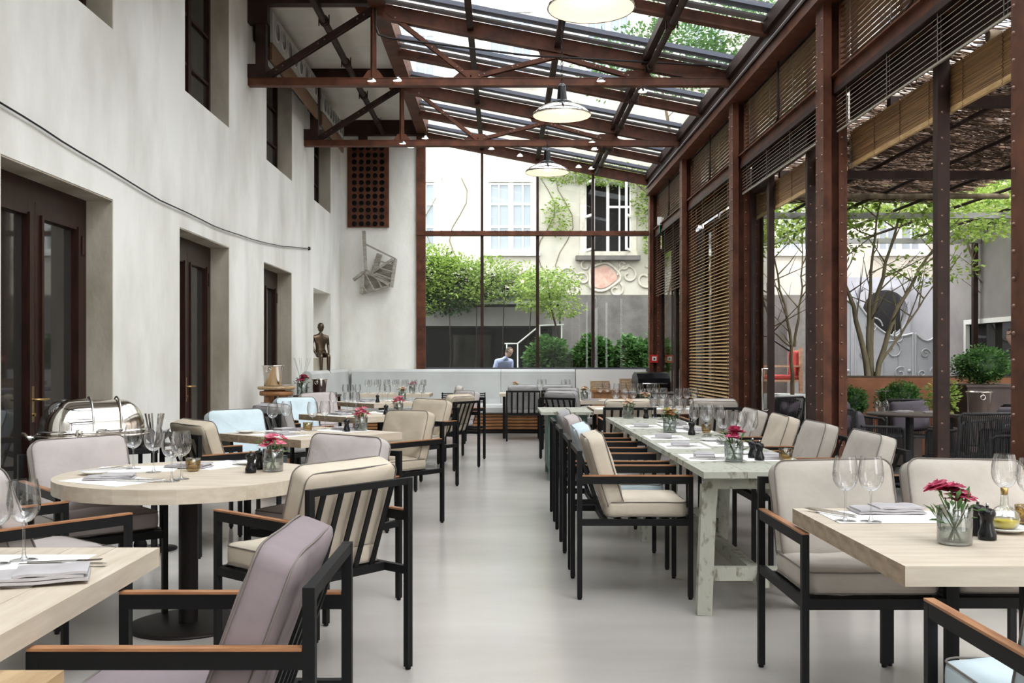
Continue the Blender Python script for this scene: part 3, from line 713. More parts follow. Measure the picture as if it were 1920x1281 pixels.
# long painted trestle table
t = thing('trestle_table', 'long narrow table with worn pale green paint on trestles', 'table', (1.325, 0, 0))
for k in range(3): part('board', cm('long_board', lambda: MB().box(-.108, .108, 4.9, 9.55, .708, .74), 'worn_paint'), None, t, ((k-1)*.218, 0, 0))
for yy in (5.05, 7.05, 9.1):
    part('cross_bar', MB().box(-.29, .29, yy-.03, yy+.03, .64, .705), 'worn_paint', t)
    for s in (-1, 1):
        part('leg', MB().bar((s*.27, yy, .66), (s*(.30 if s < 0 else .26), yy-(.02 if s < 0 else -.08), 0), .075, .06, (0, 1, 0)), 'worn_paint', t)
    part('stretcher', MB().box(-.27, .27, yy-.025, yy+.02, .17, .24), 'worn_paint', t)
for s in (-1, 1):
    part('brace', MB().bar((s*.27, 5.05, .40), (s*.1, 5.75, .70), .05, .05), 'worn_paint', t); part('brace', MB().bar((s*.27, 7.05, .40), (s*.1, 7.6, .70), .05, .05), 'worn_paint', t)
part('rail', MB().box(-.03, .03, 5.0, 9.15, .14, .21), 'worn_paint', t)

# green cabinet
t = thing('painted_cabinet', 'small worn cabinet with pale top and dark green body', 'cabinet', (.69, 11.0, 0))
part('top', MB().box(-.28, .28, -.54, .54, .71, .74), 'worn_paint', t)
part('body', MB().box(-.20, .22, -.45, .45, .12, .71), 'green_paint', t)
part('door', MB().box(-.17, .0, -.465, -.45, .18, .66), 'green_paint', t); part('door', MB().box(.01, .19, -.465, -.45, .18, .66), 'green_paint', t)
for sx in (-.17, .19):
    for sy in (-.42, .42): part('leg', MB().box(sx-.025, sx+.025, sy-.025, sy+.025, 0, .12), 'green_paint', t)
# white clothed table behind
def long_table(lb, x0, x1, y0, y1, mat='oak'):
    t = thing('dining_table', lb, 'table', ((x0+x1)/2, (y0+y1)/2, 0), 0, 'tables at the far end'); w_, d_ = x1-x0, y1-y0
    plank_top(t, w_, d_, .05, 4, mat)
    for sx in (-1, 1):
        for sy in (-1, 1): part('leg', MB().box(sx*(w_/2-.08)-.025, sx*(w_/2-.08)+.025, sy*(d_/2-.07)-.025, sy*(d_/2-.07)+.025, 0, .69), 'dark_metal', t)
long_table('long pale table with white settings behind the head of the painted table', 1.02, 2.45, 11.0, 11.85)
long_table('pale table with flowers in front of the low white wall', .95, 2.3, 13.3, 14.1)
long_table('pale table before the long banquette in the centre', -.05, 1.25, 16.15, 16.9)
# sideboard with crates
t = thing('low_sideboard', 'brown wooden sideboard before the white wall at the far right', 'sideboard', (2.0, 17.0, 0))
part('body', MB().box(-.45, .45, -.2, .2, .0, .74), 'stool_wood', t); part('top', MB().box(-.48, .48, -.22, .22, .74, .78), 'stool_wood', t)
for s in (-.22, .22): part('door', MB().box(s-.2, s+.2, -.215, -.2, .14, .7), 'stool_wood', t)
for x, lb, w2, h2 in ((1.68, 'woven wooden crate on the left end of the sideboard', .15, .15), (2.12, 'stacked wooden boxes on the middle of the sideboard', .09, .19)):
    t = thing('wooden_crate', lb, 'crate', (x, 17.0, .78), group='crates on the sideboard')
    for k in range(4):
        part('slat', MB().box(-w2, w2, -.1, -.09, k*h2/4+.004, (k+1)*h2/4-.004), 'honey_wood', t); part('slat', MB().box(-w2, w2, .09, .1, k*h2/4+.004, (k+1)*h2/4-.004), 'honey_wood', t)
    for s in (-1, 1): part('end_panel', MB().box(s*w2-.008, s*w2+.008, -.1, .1, 0, h2), 'honey_wood', t)
    part('bottom', MB().box(-w2, w2, -.1, .1, 0, .01), 'honey_wood', t)
# black grill
t = thing('roll_top_grill', 'black roll top grill by the far right column', 'grill', (2.36, 15.7, 0), math.radians(8))
part('cart', MB().box(-.20, .20, -.22, .22, .08, .78), 'black_paint', t); part('side_shelf', MB().box(-.42, .32, -.2, .2, .76, .79), 'strip_grey', t)
prof = [(-.2, .79), (.2, .79), (.2, .95), (.15, 1.05), (.03, 1.10), (-.1, 1.08), (-.18, 1.0), (-.2, .92)]
part('hood', MB().prism(prof, -.26, .26, Matrix.Rotation(PI/2, 4, 'Z')), 'gloss_black', t)
part('handle', MB().tube([(-.2, -.21, .92), (-.2, -.25, .92), (.2, -.25, .92), (.2, -.21, .92)], .01, 8), 'steel', t)
for s in (-1, 1): part('wheel', MB().lathe([(.0, -.02), (.05, -.02), (.05, .02), (0, .02)], 16, (s*.18, -.15, .05), Matrix.Rotation(PI/2, 4, 'Y')), 'gloss_black', t)

# banquette
t = thing('corner_banquette', 'long grey upholstered banquette along the back and left walls', 'banquette')
prof = [(YB-.02, .45), (YB-.02, 1.10), (YB-.06, 1.125), (YB-.12, 1.12), (YB-.16, 1.08), (YB-.20, .60), (YB-.22, .45)]
def ext_x(prof, x0, x1): 
    mb = MB(); n = len(prof); mb.add([(x0, y, z) for y, z in prof]+[(x1, y, z) for y, z in prof], [tuple(range(n)), tuple(range(2*n-1, n-1, -1))]+[(i, i+n, (i+1) % n+n, (i+1) % n) for i in range(n)], False); return mb
part('back_pad', ext_x(prof, -2.72, .02-.05), 'leather', t); part('back_pad', ext_x(prof, -.025, 1.31), 'leather', t)
mb = MB(); pr2 = [(XL+.02, .45), (XL+.22, .45), (XL+.20, .60), (XL+.16, 1.08), (XL+.12, 1.12), (XL+.06, 1.125), (XL+.02, 1.10)]
mb.prism(pr2, 14.45, YB-.03); part('back_pad', mb, 'leather', t)
for x0, x1 in ((-2.72, -.66), (-.65, 1.31)):
    sp_ = [(YB-.20, .36), (YB-.20, .50), (YB-.62, .52), (YB-.68, .50), (YB-.70, .45), (YB-.69, .37), (YB-.66, .35)]
    part('seat_pad', ext_x(sp_, x0, x1), 'leather', t)
part('seat_pad', MB().prism([(XL+.02, .36), (XL+.52, .35), (XL+.55, .40), (XL+.54, .48), (XL+.48, .51), (XL+.02, .50)], 14.45, YB-.7), 'leather', t)
mb = MB(); mb.box(-2.72, 1.31, YB-.64, YB-.02, .0, .06); mb.box(XL+.02, XL+.5, 14.45, YB-.1, 0, .06); part('plinth', mb, 'dark_metal', t)
for k in range(5):
    part('base_slat', cm('base_slat', lambda: MB().box(-2.4, 1.31, YB-.64, YB-.60, 0, .04), 'stool_wood'), None, t, (0, 0, .075+k*.055))
    part('base_slat', cm('base_slat_short', lambda: MB().box(XL+.46, XL+.50, 14.45, YB-.64, 0, .04), 'stool_wood'), None, t, (0, 0, .075+k*.055))
part('base_box', MB().box(-2.4, 1.3, YB-.58, YB-.02, .06, .36), 'dark_metal', t)
mb = MB(); mb.box(1.33, 2.60, YB-.10, YB-.005, 0, 1.12); struct('trim_3', mb, 'white_paint', 'low white wall panel beside the banquette')
# heater grille lines behind table
t = thing('floor_vent_grille', 'dark slatted grille in the banquette back behind the glasses', 'grille', (-.25, 0, 0))
for k in range(5): part('slat', cm('grille_slat', lambda: MB().box(-.5, .26, 16.95, 16.98, 0, .02), 'dark_metal'), None, t, (-.3, 0, .56+k*.035))
for s in (-.78, -.05): part('end_post', MB().box(s-.01, s+.01, 16.955, 16.985, .5, .73), 'dark_metal', t)

# ------------------------------------------------------------------ tableware
def glass_profile(h=.225, r=.041):
    # bowl outer profile
    b = [(.006, .105), (.018, .110), (.030, .122), (.038, .140), (r, .160), (r*.96, .185), (r*.86, .21), (r*.78, h)]
    return b
def wineglass(lb, x, y, z=.74, k=1.0, fat=1.0, grp='wine glasses', detail=True):
    t = thing('wine_glass', lb, 'glass', (x, y, z+.001), random.uniform(0, 6), grp)
    n = 24 if detail else 12
    key = '%d%.2f' % (n, fat)
    if k != 1: t.scale = (k, k, k)
    part('bowl', cm('bowl'+key, lambda: MB().lathe([(r_*fat, z_) for r_, z_ in glass_profile()], n), 'wine_clear'), None, t)
    part('stem', cm('stem'+key, lambda: MB().lathe([(.012, .004), (.006, .012), (.0038, .03), (.0036, .09), (.006, .105)], 8), 'wine_clear'), None, t)
    part('foot', cm('foot'+key, lambda: MB().lathe([(.0, 0), (.036, 0), (.037, .0015), (.030, .003), (.012, .005)], n), 'wine_clear'), None, t)
    return t
def mill_mesh():
    return MB().lathe([(0, 0), (.026, 0), (.027, .003), (.027, .02), (.024, .026), (.018, .045), (.0165, .055), (.021, .07), (.024, .074), (.025, .082), (.022, .092), (.012, .096), (.004, .097), (.005, .102), (.004, .106), (0, .107)], 24)
def mill(lb, x, y, z=.74):
    t = thing('pepper_mill', lb, 'mill', (x, y, z+.001), 0, 'pepper and salt mills'); part('body', cm('mill_body', mill_mesh, 'gloss_black'), None, t)
    part('crown', cm('mill_crown', lambda: MB().lathe([(.0, .114), (.004, .112), (.005, .108), (.004, .104)], 10), 'steel'), None, t)
def flower_mesh(kind):
    rnd = random.Random(hash(kind) % 1000 if False else len(kind))
    mb = MB(); mb.cur = 0
    for k in range(12):       # stems
        a = rnd.uniform(0, 6.28); r0 = .018; r1 = rnd.uniform(.02, .06); h = rnd.uniform(.11, .16)
        mb.tube([(-r0*math.cos(a), -r0*math.sin(a), .012), (r1*.4*math.cos(a), r1*.4*math.sin(a), h*.6), (r1*math.cos(a), r1*math.sin(a), h)], .0018, 5)
    for k in range(34):       # leaves
        a = rnd.uniform(0, 6.28); r = rnd.uniform(.01, .06); z = rnd.uniform(.06, .15); L = rnd.uniform(.025, .055); el = rnd.uniform(-.1, 1.2)
        c = Vector((r*math.cos(a), r*math.sin(a), z)); d = Vector((math.cos(a)*math.cos(el), math.sin(a)*math.cos(el), math.sin(el))); s = d.cross(Vector((0, 0, 1))).normalized()*L*.16
        q = c+d*L; m_ = c+d*L*.5+Vector((0, 0, .006))
        mb.add([c, m_+s, q, m_-s], [(0, 1, 2, 3)], True)
    st = mb
    pb = MB()
    for k in range(12):
        a = rnd.uniform(0, 6.28); r = rnd.uniform(.0, .055); z = rnd.uniform(.125, .175); c = Vector((r*math.cos(a), r*math.sin(a), z)); ax = Vector((math.cos(a)*r*9, math.sin(a)*r*9, 1)).normalized()
        o1 = ax.orthogonal().normalized(); o2 = ax.cross(o1)
        for j in range(11):
            b = j*2.4; rr_ = .009+.0018*j; el = .95-.07*j
            d = (o1*math.cos(b)+o2*math.sin(b)); q = c+d*rr_*1.5+ax*(.018*el); s = d.cross(ax)*rr_*.85
            m1 = c+d*rr_*.9+ax*.008
            pb.add([c, m1+s, q+s*.4, q-s*.4, m1-s], [(0, 1, 2, 3, 4)], True)
    return st, pb
FM = {k: flower_mesh(k) for k in ('pink', 'deep1', 'pale12')}
def vase(lb, x, y, z=.74, kind='pink', pet='petal_pink', k=1.0):
    t = thing('flower_vase', lb, 'vase', (x, y, z+.001), random.uniform(0, 6), 'glass vases of flowers on the tables')
    t.scale = (k, k, k)
    part('tumbler', cm('tumbler', lambda: MB().lathe([(.0, .001), (.046, .001), (.05, .006), (.051, .112), (.049, .112), (.047, .010), (0, .008)], 28), 'tumbler_clear'), None, t)
    part('water', cm('vase_water', lambda: MB().lathe([(.0, .0115), (.0455, .0115), (.0465, .045), (0, .045)], 24), 'tumbler_clear'), None, t)
    st, pb = FM[kind]
    part('stems', cm('flower_stems'+kind, lambda: st, 'leaf_mid'), None, t, kind='stuff'); part('blossoms', cm('flower_petals'+kind, lambda: pb, pet), None, t)
def candle(lb, x, y, z=.74):
    t = thing('candle_holder', lb, 'candle holder', (x, y, z+.001), 0, 'amber glass candle holders')
    part('cup', cm('cup', lambda: MB().lathe([(0, 0), (.022, 0), (.032, .008), (.036, .025), (.037, .066), (.035, .066), (.034, .026), (.029, .012), (0, .008)], 24), 'amber_glass'), None, t)
    part('tealight', cm('tealight', lambda: MB().lathe([(0, .012), (.02, .012), (.02, .03), (0, .03)], 16), 'candle'), None, t)
def placemat(lb, x, y, rz, z=.74, s=(.40, .28)):
    m_ = link('placemat', cm('placemat%.2f' % s[0], lambda: MB().box(-s[0]/2, s[0]/2, -s[1]/2, s[1]/2, .0005, .002), 'paper'), None, (x, y, z), rz, label=lb, category='placemat', group='paper placemats')
def napkin_mesh():
    mb = MB(); n = 10; 
    def sheet(x0, x1, y0, y1, z, bend):
        vs = []; fs = []
        for i in range(n+1):
            for j in range(2):
                u = i/n; x = x0+(x1-x0)*u; y = y0 if j == 0 else y1; vs.append((x, y, z+bend*math.sin(PI*u)+.0015*math.sin(u*9)))
        for i in range(n): fs.append((2*i, 2*i+2, 2*i+3, 2*i+1))
        k = len(vs); vs += [(x, y, z_-.006) for x, y, z_ in vs]; fs += [(f[3]+k, f[2]+k, f[1]+k, f[0]+k) for f in fs[:n]]
        for i in range(n): fs += [(2*i+k, 2*i+2+k, 2*i+2, 2*i), (2*i+1, 2*i+3, 2*i+3+k, 2*i+1+k)]
        fs += [(0, 1, 1+k, k), (2*n, 2*n+k, 2*n+1+k, 2*n+1)]
        mb.add(vs, fs, False)
    sheet(-.11, .11, -.06, .06, .007, .001); sheet(-.105, .10, -.058, .05, .014, .002); sheet(-.04, .108, -.055, .055, .021, .002)
    return mb
def napkin(lb, x, y, rz, z=.742, k=1):
    link('napkin', cm('napkin', napkin_mesh, 'napkin'), None, (x, y, z+.0012), rz, label=lb, category='napkin', group='folded grey napkins').scale = (k, k, k)
def knife_mesh():
    return MB().bar((-.11, 0, .004), (0, 0, .005), .012, .006).prism([(0, .003), (.11, .003), (.12, .0045), (.11, .006), (0, .007)], -.008, .008)
def fork_mesh():
    mb = MB().bar((-.10, 0, .004), (.03, 0, .006), .008, .004).bar((.03, 0, .006), (.05, 0, .006), .022, .003)
    for k in (-1.5, -.5, .5, 1.5): mb.bar((.05, k*.006, .006), (.095, k*.005, .008), .003, .002)
    return mb
def cutlery(lbk, lbf, x, y, rz, z=.742):
    c, s = math.cos(rz), math.sin(rz)
    link('table_knife', cm('knife', knife_mesh, 'steel'), None, (x, y, z+.001), rz, label=lbk, category='knife', group='table knives')
    link('table_fork', cm('fork', fork_mesh, 'steel'), None, (x-s*.035, y+c*.035, z+.001), rz+.05, label=lbf, category='fork', group='table forks')
def plate(lb, x, y, z=.74, r=.075, napk=False):
    t = link('side_plate', cm('plate%.3f' % r, lambda: MB().lathe([(0, .002), (r*.6, .002), (r*.7, .006), (r, .014), (r*.99, .016), (r*.68, .009), (0, .006)], 32), 'ceramic'), None, (x, y, z+.0022), 0, label=lb, category='plate', group='white side plates')

# near left square table
for px, py, lb in ((45, 1052, 'wine glass fully in view on the bottom left table'), (-8, 1060, 'wine glass cut by the left picture edge on the bottom left table')):
    wineglass(lb, *on(px, py, .74), fat=1.08)
placemat('white paper placemat at the edge of the bottom left table', -1.30, 2.62, PI/2)
placemat('white paper placemat nearer the camera on the bottom left table', -1.36, 2.20, PI/2)
x, y = on(95, 1085, .74); napkin('folded grey napkin on the bottom left table', x-.02, y-.04, math.radians(20), .745, 1.15)
cutlery('steel knife lying across the napkin on the bottom left table', 'steel fork beside the napkin on the bottom left table', -1.19, 2.66, math.radians(4), .7425)
cutlery('second steel knife near the camera on the bottom left table', 'second steel fork near the camera on the bottom left table', -1.34, 2.27, math.radians(-5))
# round table
for px, py, lb in ((250, 880, 'leftmost wine glass on the round table'), (288, 886, 'second wine glass from the left on the round table'), (322, 903, 'front tall wine glass by the candle on the round table'), (340, 899, 'wine glass just behind the front one on the round table')):
    wineglass(lb, *on(px, py, .74), fat=1.12)
x, y = on(362, 884, .74); candle('amber glass candle holder on the round table', x, y)
x, y = on(470, 887, .74); mill('black pepper mill on the round table', x, y); x, y = on(478, 882, .74); mill('black salt mill half hidden behind the pepper mill on the round table', x+.015, y+.035)
x, y = on(512, 884, .74); vase('glass tumbler with pink alstroemeria on the round table', x, y)
placemat('white paper placemat at the left front of the round table', -1.80, 4.55, math.radians(-30), .74); placemat('white paper placemat at the left back of the round table', -1.86, 5.02, math.radians(10)); placemat('white paper placemat at the rear of the round table', -1.50, 5.22, math.radians(60))
napkin('folded grey napkin at the front left of the round table', -1.83, 4.60, math.radians(10)); napkin('folded grey napkin at the rear of the round table', -1.62, 5.10, math.radians(-10)); 
plate('white side plate at the left rim of the round table', -1.98, 4.80); plate('white side plate at the rear rim of the round table', -1.36, 5.25)
cutlery('steel knife at the front of the round table', 'steel fork at the front of the round table', -1.66, 4.50, math.radians(-12)); cutlery('steel knife at the left of the round table', 'steel fork at the left of the round table', -1.98, 4.98, math.radians(50))
# right table
for px, py, lb in ((1585, 978, 'left wine glass of the pair on the right-hand oak table'), (1633, 979, 'right wine glass of the pair on the right-hand oak table'), (1883, 972, 'wine glass behind the oil bottle on the right-hand oak table'), (1932, 985, 'wine glass cut by the right picture edge')):
    wineglass(lb, *on(px, py, .74), fat=1.05)
x, y = on(1790, 1020, .74); vase('glass tumbler with deep pink blossoms on the right-hand oak table', x, y, .74, 'deep1', 'petal_deep')
x, y = on(1851, 1012, .74); mill('front black mill on the right-hand oak table', x, y); x, y = on(1836, 1005, .74); mill('rear black mill on the right-hand oak table', x, y+.01)
x, y = on(1886, 998, .74); plate('white side plate under the oil bottle', x, y, .74, .075)
t = thing('oil_bottle', 'round glass oil bottle with yellow oil and cork', 'bottle', (x-.005, y, .749))
part('flask', MB().lathe([(0, 0), (.028, .001), (.042, .015), (.047, .034), (.042, .054), (.026, .07), (.013, .078), (.011, .115), (.013, .118)], 28), 'tumbler_clear', t)
part('oil_fill', MB().lathe([(0, .003), (.027, .004), (.040, .016), (.0445, .032), (0, .033)], 24), 'oil', t)
part('cork', MB().lathe([(0, .112), (.010, .112), (.012, .135), (0, .136)], 12), 'brass', t)
x, y = on(1925, 985, .74); candle('amber glass candle holder at the right picture edge', x+.0, y)
placemat('white paper placemat at the left rear of the right-hand oak table', 1.36, 3.50, 0, .74, (.42, .26)); placemat('white paper placemat at the right rear of the right-hand oak table', 1.90, 3.50, 0, .74, (.42, .26))
napkin('folded greige napkin at the rear of the right-hand oak table', 1.40, 3.60, 0, .742, 1.1)
cutlery('steel knife by the glasses on the right-hand oak table', 'steel fork by the glasses on the right-hand oak table', 1.20, 3.58, math.radians(115)); 
# long table
x, y = on(1376, 866, .74); vase('glass tumbler with red peony buds and greens on the long table near end', x, y, .74, 'deep1', 'petal_deep')
mill('front black mill at the near end of the long table', *on(1424, 864, .74)); x, y = on(1413, 860, .74); mill('rear black mill at the near end of the long table', x, y+.02)
candle('amber glass candle holder at the near end of the long table', *on(1473, 864, .74))
candle('amber glass candle holder in the middle of the long table', 1.55, 7.5)
vase('glass tumbler of mixed flowers in the middle of the long table', 1.28, 7.55, .74, 'pale12', 'flower_mix'); vase('glass tumbler of pink flowers at the far end of the long table', 1.20, 9.4, .74, 'pink', 'petal_pale')
mill('black mill in the middle of the long table', 1.40, 7.3); mill('black mill at the far end of the long table', 1.36, 9.35)
k = 0
for yy in (6.25, 7.2, 8.35, 9.2):
    for (dx, dy, ft) in ((.16, -.02, 1.15), (.20, .12, 1.25), (.12, .22, 1.0), (.26, .02, 1.0)):
        k += 1; wineglass('%s wine glass of the %s cluster along the long table' % (['left', 'large rounded', 'slim rear', 'right'][(k-1) % 4], ['nearest', 'second', 'third', 'farthest'][(k-1)//4]), 1.325+dx, yy+dy, .74, 1.0, ft, 'wine glasses along the long table', yy < 8)
mats_long = ['nearest', 'second', 'third', 'farthest']
for i, yy in enumerate((5.62, 6.38, 7.05, 8.18)):
    placemat('white paper placemat on the left side of the long table, %s from the front' % mats_long[i], 1.17, yy, PI/2, .74, (.40, .27))
    napkin('folded grey napkin on the left side of the long table, %s from the front' % mats_long[i], 1.15, yy+.0, math.radians(80)); 
    cutlery('steel knife on the left side of the long table, %s from the front' % mats_long[i], 'steel fork on the left side of the long table, %s from the front' % mats_long[i], 1.15, yy-.12, 0)
for i, yy in enumerate((5.62, 6.55, 7.75, 8.5)):
    placemat('white paper placemat on the right side of the long table, %s from the front' % mats_long[i], 1.485, yy, PI/2, .74, (.40, .27))
    napkin('folded grey napkin on the right side of the long table, %s from the front' % mats_long[i], 1.50, yy-.02, math.radians(95)); plate('white side plate on the right side of the long table, %s from the front' % mats_long[i], 1.42, yy+.20, .74, .07)
# left square tables
def setting(tag, cx, cy, ang, gl, extra=True, fard=True):
    a = math.radians(ang)
    def P(u, v): return cx+u*math.cos(a)-v*math.sin(a), cy+u*math.sin(a)+v*math.cos(a)
    for i, (u, v, r, w_) in enumerate(((-.3, 0, 0, 'left'), (.3, 0, 0, 'right'), (0, .3, PI/2, 'rear'))):
        x, y = P(u, v); placemat('white paper placemat on the %s side of the %s' % (w_, tag), x, y, a+r+PI/2)
        x, y = P(u*1.05+.02, v); napkin('folded grey napkin on the %s side of the %s' % (w_, tag), x, y, a+r+PI/2)
        x, y = P(u+.02, v*.9-.13 if u else v*.9); cutlery('steel knife on the %s side of the %s' % (w_, tag), 'steel fork on the %s side of the %s' % (w_, tag), x, y, a+r)
    wn_ = ['left front wine glass', 'second wine glass from the left', 'right front wine glass', 'rear wine glass'] if fard else [q+' small distant wine glass' for q in ('first', 'second', 'third', 'fourth', 'fifth', 'sixth', 'seventh')]
    for i, (x, y) in enumerate(gl): wineglass(wn_[i]+' on the %s' % tag, x, y, .74, 1, 1.08, 'wine glasses on the %s' % tag, fard)
tt = 'square table behind the round table'
setting(tt, -1.455, 7.52, 50, ((-1.77, 7.60), (-1.72, 7.86), (-1.49, 7.75), (-1.42, 7.9)))
candle('amber glass candle holder on the square table behind the round table', *on(577, 808, .74)); mill('black mill on the square table behind the round table', *on(650, 810, .74)); vase('glass tumbler with pink flowers on the square table behind the round table', *on(677, 808, .74)); plate('white side plate on the left corner of the square table behind the round table', -1.95, 7.5)
tt = 'third square table on the left'
setting(tt, -1.43, 10.1, 47, ((-1.74, 10.15), (-1.62, 10.3), (-1.5, 10.1), (-1.58, 10.45)))
candle('amber glass candle holder on the third square table on the left', *on(674, 783, .74)); mill('black mill on the third square table on the left', -1.18, 10.0); vase('glass tumbler with pale pink flowers on the third square table on the left', -1.06, 10.05, .74, 'pink', 'petal_pink')
tt = 'fourth square table on the left'
setting(tt, -1.60, 13.1, 44, ((-2.10, 13.2), (-2.0, 13.0), (-1.95, 13.3), (-1.5, 12.9), (-1.62, 13.3), (-1.2, 13.1), (-1.1, 13.4)), fard=False)
mill('black mill on the fourth square table on the left', -1.62, 12.8); vase('glass tumbler of greenery on the fourth square table on the left', -1.35, 13.3, .74, 'pale12', 'petal_pale')
ORD = ['first', 'second', 'third', 'fourth', 'fifth', 'sixth', 'seventh', 'eighth', 'ninth']
for i in range(14): wineglass('%s wine glass from the left in the %s row before the banquette corner' % (ORD[i % 7], ['front', 'rear'][i//7]), -2.2+(i % 7)*.15, 16.1+(i//7)*.25+random.uniform(-.05, .05), .74, 1, 1.1, 'wine glasses before the banquette corner', False)
vase('glass tumbler with pink flowers on the table before the banquette corner', -1.5, 16.4, .74, 'deep1', 'petal_deep')
vase('glass tumbler with yellow flowers on the centre banquette table', .22, 16.5, .74, 'pale12', 'petal_pale'); mill('black mill on the centre banquette table', .40, 16.4); plate('white side plate on the centre banquette table', .5, 16.4)
for i, x in enumerate((.62, .70, 1.02, 1.10)): wineglass('%s wine glass from the left on the centre banquette table' % ORD[i], x, 16.5, .74, 1, 1, 'wine glasses on the centre banquette table', False)
vase('glass tumbler with wild greens on the pale table before the white wall', 1.12, 13.5, .74, 'pale12', 'petal_pale'); candle('amber glass candle holder on the pale table before the white wall', 1.55, 13.5)
for i in range(8): wineglass('%s wine glass from the left on the pale table before the low white wall' % ORD[i], 1.35+i*.115, 13.65+.12*(i % 2), .74, 1, 1.1, 'wine glasses on the pale table before the white wall', False)
for i in range(9): wineglass('%s wine glass from the left on the long pale table behind the painted one' % ORD[i], 1.3+i*.12, 11.3+.15*(i % 3), .74, 1, 1.15, 'wine glasses on the table behind the painted one', False)
vase('glass tumbler of green flowers on the long pale table behind the painted one', 1.62, 11.2, .74, 'pale12', 'petal_pale'); mill('black mill on the long pale table behind the painted one', 1.86, 11.2)
for i in range(4): placemat('%s white placemat from the left on the pale table behind the painted one' % ORD[i], 1.2+i*.33, 11.2, 0, .74, (.28, .36)); 
for i in range(3): napkin('%s folded napkin from the left on the pale table before the white wall' % ORD[i], 1.2+i*.4, 13.45, 0, .74)

# ------------------------------------------------------------------ left wall fittings
# chafing trolley with roll-top dish
t = thing('serving_trolley', 'dark serving trolley on castors carrying the silver chafing dish', 'trolley', (-2.62, 6.3, 0), math.radians(32)); t.scale = (.86, .86, 1)
part('top_shelf', MB().box(-.42, .42, -.25, .25, .70, .73), 'black_paint', t); part('lower_shelf', MB().box(-.40, .40, -.23, .23, .22, .25), 'black_paint', t)
for sx in (-1, 1):
    for sy in (-1, 1):
        lg = part('leg', MB().box(sx*.39-.015, sx*.39+.015, sy*.22-.015, sy*.22+.015, .08, .72), 'black_paint', t)
        part('castor', MB().lathe([(.0, -.015), (.045, -.015), (.05, -.008), (.05, .008), (.045, .015), (0, .015)], 18, (sx*.39, sy*.22, .051), Matrix.Rotation(PI/2, 4, 'X')), 'black_paint', lg)
t = thing('chafing_dish', 'silver oval roll top chafing dish on the trolley', 'chafing dish', (-2.62, 6.3, .731), math.radians(32)); t.scale = (.88, .88, .98)
def stadium(mb, L, R, prof, n=28):
    """loft of stadium outlines; prof = (offset,z)"""
    vs = []; fs = []; ang = []
    for off, z in prof:
        for k in range(n):
            a = 2*PI*k/n; cx = L if math.cos(a) >= 0 else -L
            vs.append((cx+(R+off)*math.cos(a), (R+off)*math.sin(a), z))
    for i in range(len(prof)-1):
        for j in range(n): fs.append((i*n+j, i*n+(j+1) % n, (i+1)*n+(j+1) % n, (i+1)*n+j))
    mb.add(vs, fs, True); return mb
part('tub', stadium(MB(), .17, .20, [(-.2, .0), (-.04, .0), (0, .02), (.005, .08), (.03, .085), (.03, .095), (-.01, .10)]), 'silver_old', t)
part('rim', stadium(MB(), .17, .19, [(.0, .10), (.015, .105), (.015, .12), (.0, .128), (-.02, .128)]), 'chrome', t)
# lid: half capsule, left half slightly bigger
def half_capsule(x0, x1, R, end, n=20, m=10):
    mb = MB(); vs = []; fs = []; st = []
    if end < 0: st += [(x0-R*math.cos(a)*1.0, R*math.sin(a)) for a in [PI/2*i/m for i in range(m+1)]]
    st += [(x0+(x1-x0)*i/3, R) for i in range(1 if end < 0 else 0, 4)]
    if end > 0: st += [(x1+R*math.sin(a), R*math.cos(a)) for a in [PI/2*i/m for i in range(1, m+1)]]
    for x, r in st:
        for k in range(n+1):
            a = PI*k/n; vs.append((x, r*math.cos(a), r*math.sin(a)*1.1+.125))
    for i in range(len(st)-1):
        for k in range(n): fs.append((i*(n+1)+k, i*(n+1)+k+1, (i+1)*(n+1)+k+1, (i+1)*(n+1)+k))
    mb.add(vs, fs, True); return mb
part('fixed_cover', half_capsule(-.17, -.02, .185, -1), 'chrome', t); part('roll_cover', half_capsule(-.04, .19, .175, 1), 'silver_old', t)
for x_ in (-.02, .17): part('band', MB().tube([(x_, .19*math.cos(PI*k/24), .19*1.1*math.sin(PI*k/24)+.125) for k in range(25)], .007, 8), 'chrome', t)
part('handle', MB().tube([(.0, -.20, .12), (.0, -.25, .13), (.16, -.25, .13), (.16, -.20, .12)], .009, 8), 'chrome', t)
part('end_handle', MB().tube([(-.37, -.04, .09), (-.42, -.04, .08), (-.45, -.04, .11), (-.45, .04, .11), (-.42, .04, .08), (-.37, .04, .09)], .013, 8), 'chrome', t)
part('knob', MB().lathe([(0, -.02), (.022, -.02), (.026, 0), (.022, .02), (0, .02)], 16, (-.12, -.215, .115), Matrix.Rotation(PI/2, 4, 'X')), 'chrome', t)
# cutlery basket beside it
t = thing('napkin_basket', 'basket of folded napkins and cutlery behind the round table', 'basket', (-2.38, 6.75, 0))
part('stand', MB().lathe([(.02, 0), (.02, .70), (.14, .71), (.14, .72), (0, .72)], 16), 'dark_metal', t); part('foot', MB().lathe([(0, 0), (.15, 0), (.15, .01), (0, .015)], 20), 'dark_metal', t)
mb = MB()
for k in range(8):
    a = k*2.4; mb.add([(.02*math.cos(a), .02*math.sin(a), .72), (.11*math.cos(a+.4), .11*math.sin(a+.4), .78+.01*k), (.10*math.cos(a+.8), .1*math.sin(a+.8), .82), (.03*math.cos(a+1), .03*math.sin(a+1), .80)], [(0, 1, 2, 3)])
part('napkin_folds', mb, 'napkin', t, kind='stuff')
mb = MB()
for k in range(7): a = k*1.1; mb.bar((.02*math.cos(a), .02*math.sin(a), .72), (.06*math.cos(a), .06*math.sin(a), .93), .012, .003)
part('cutlery', mb, 'steel', t, kind='stuff')

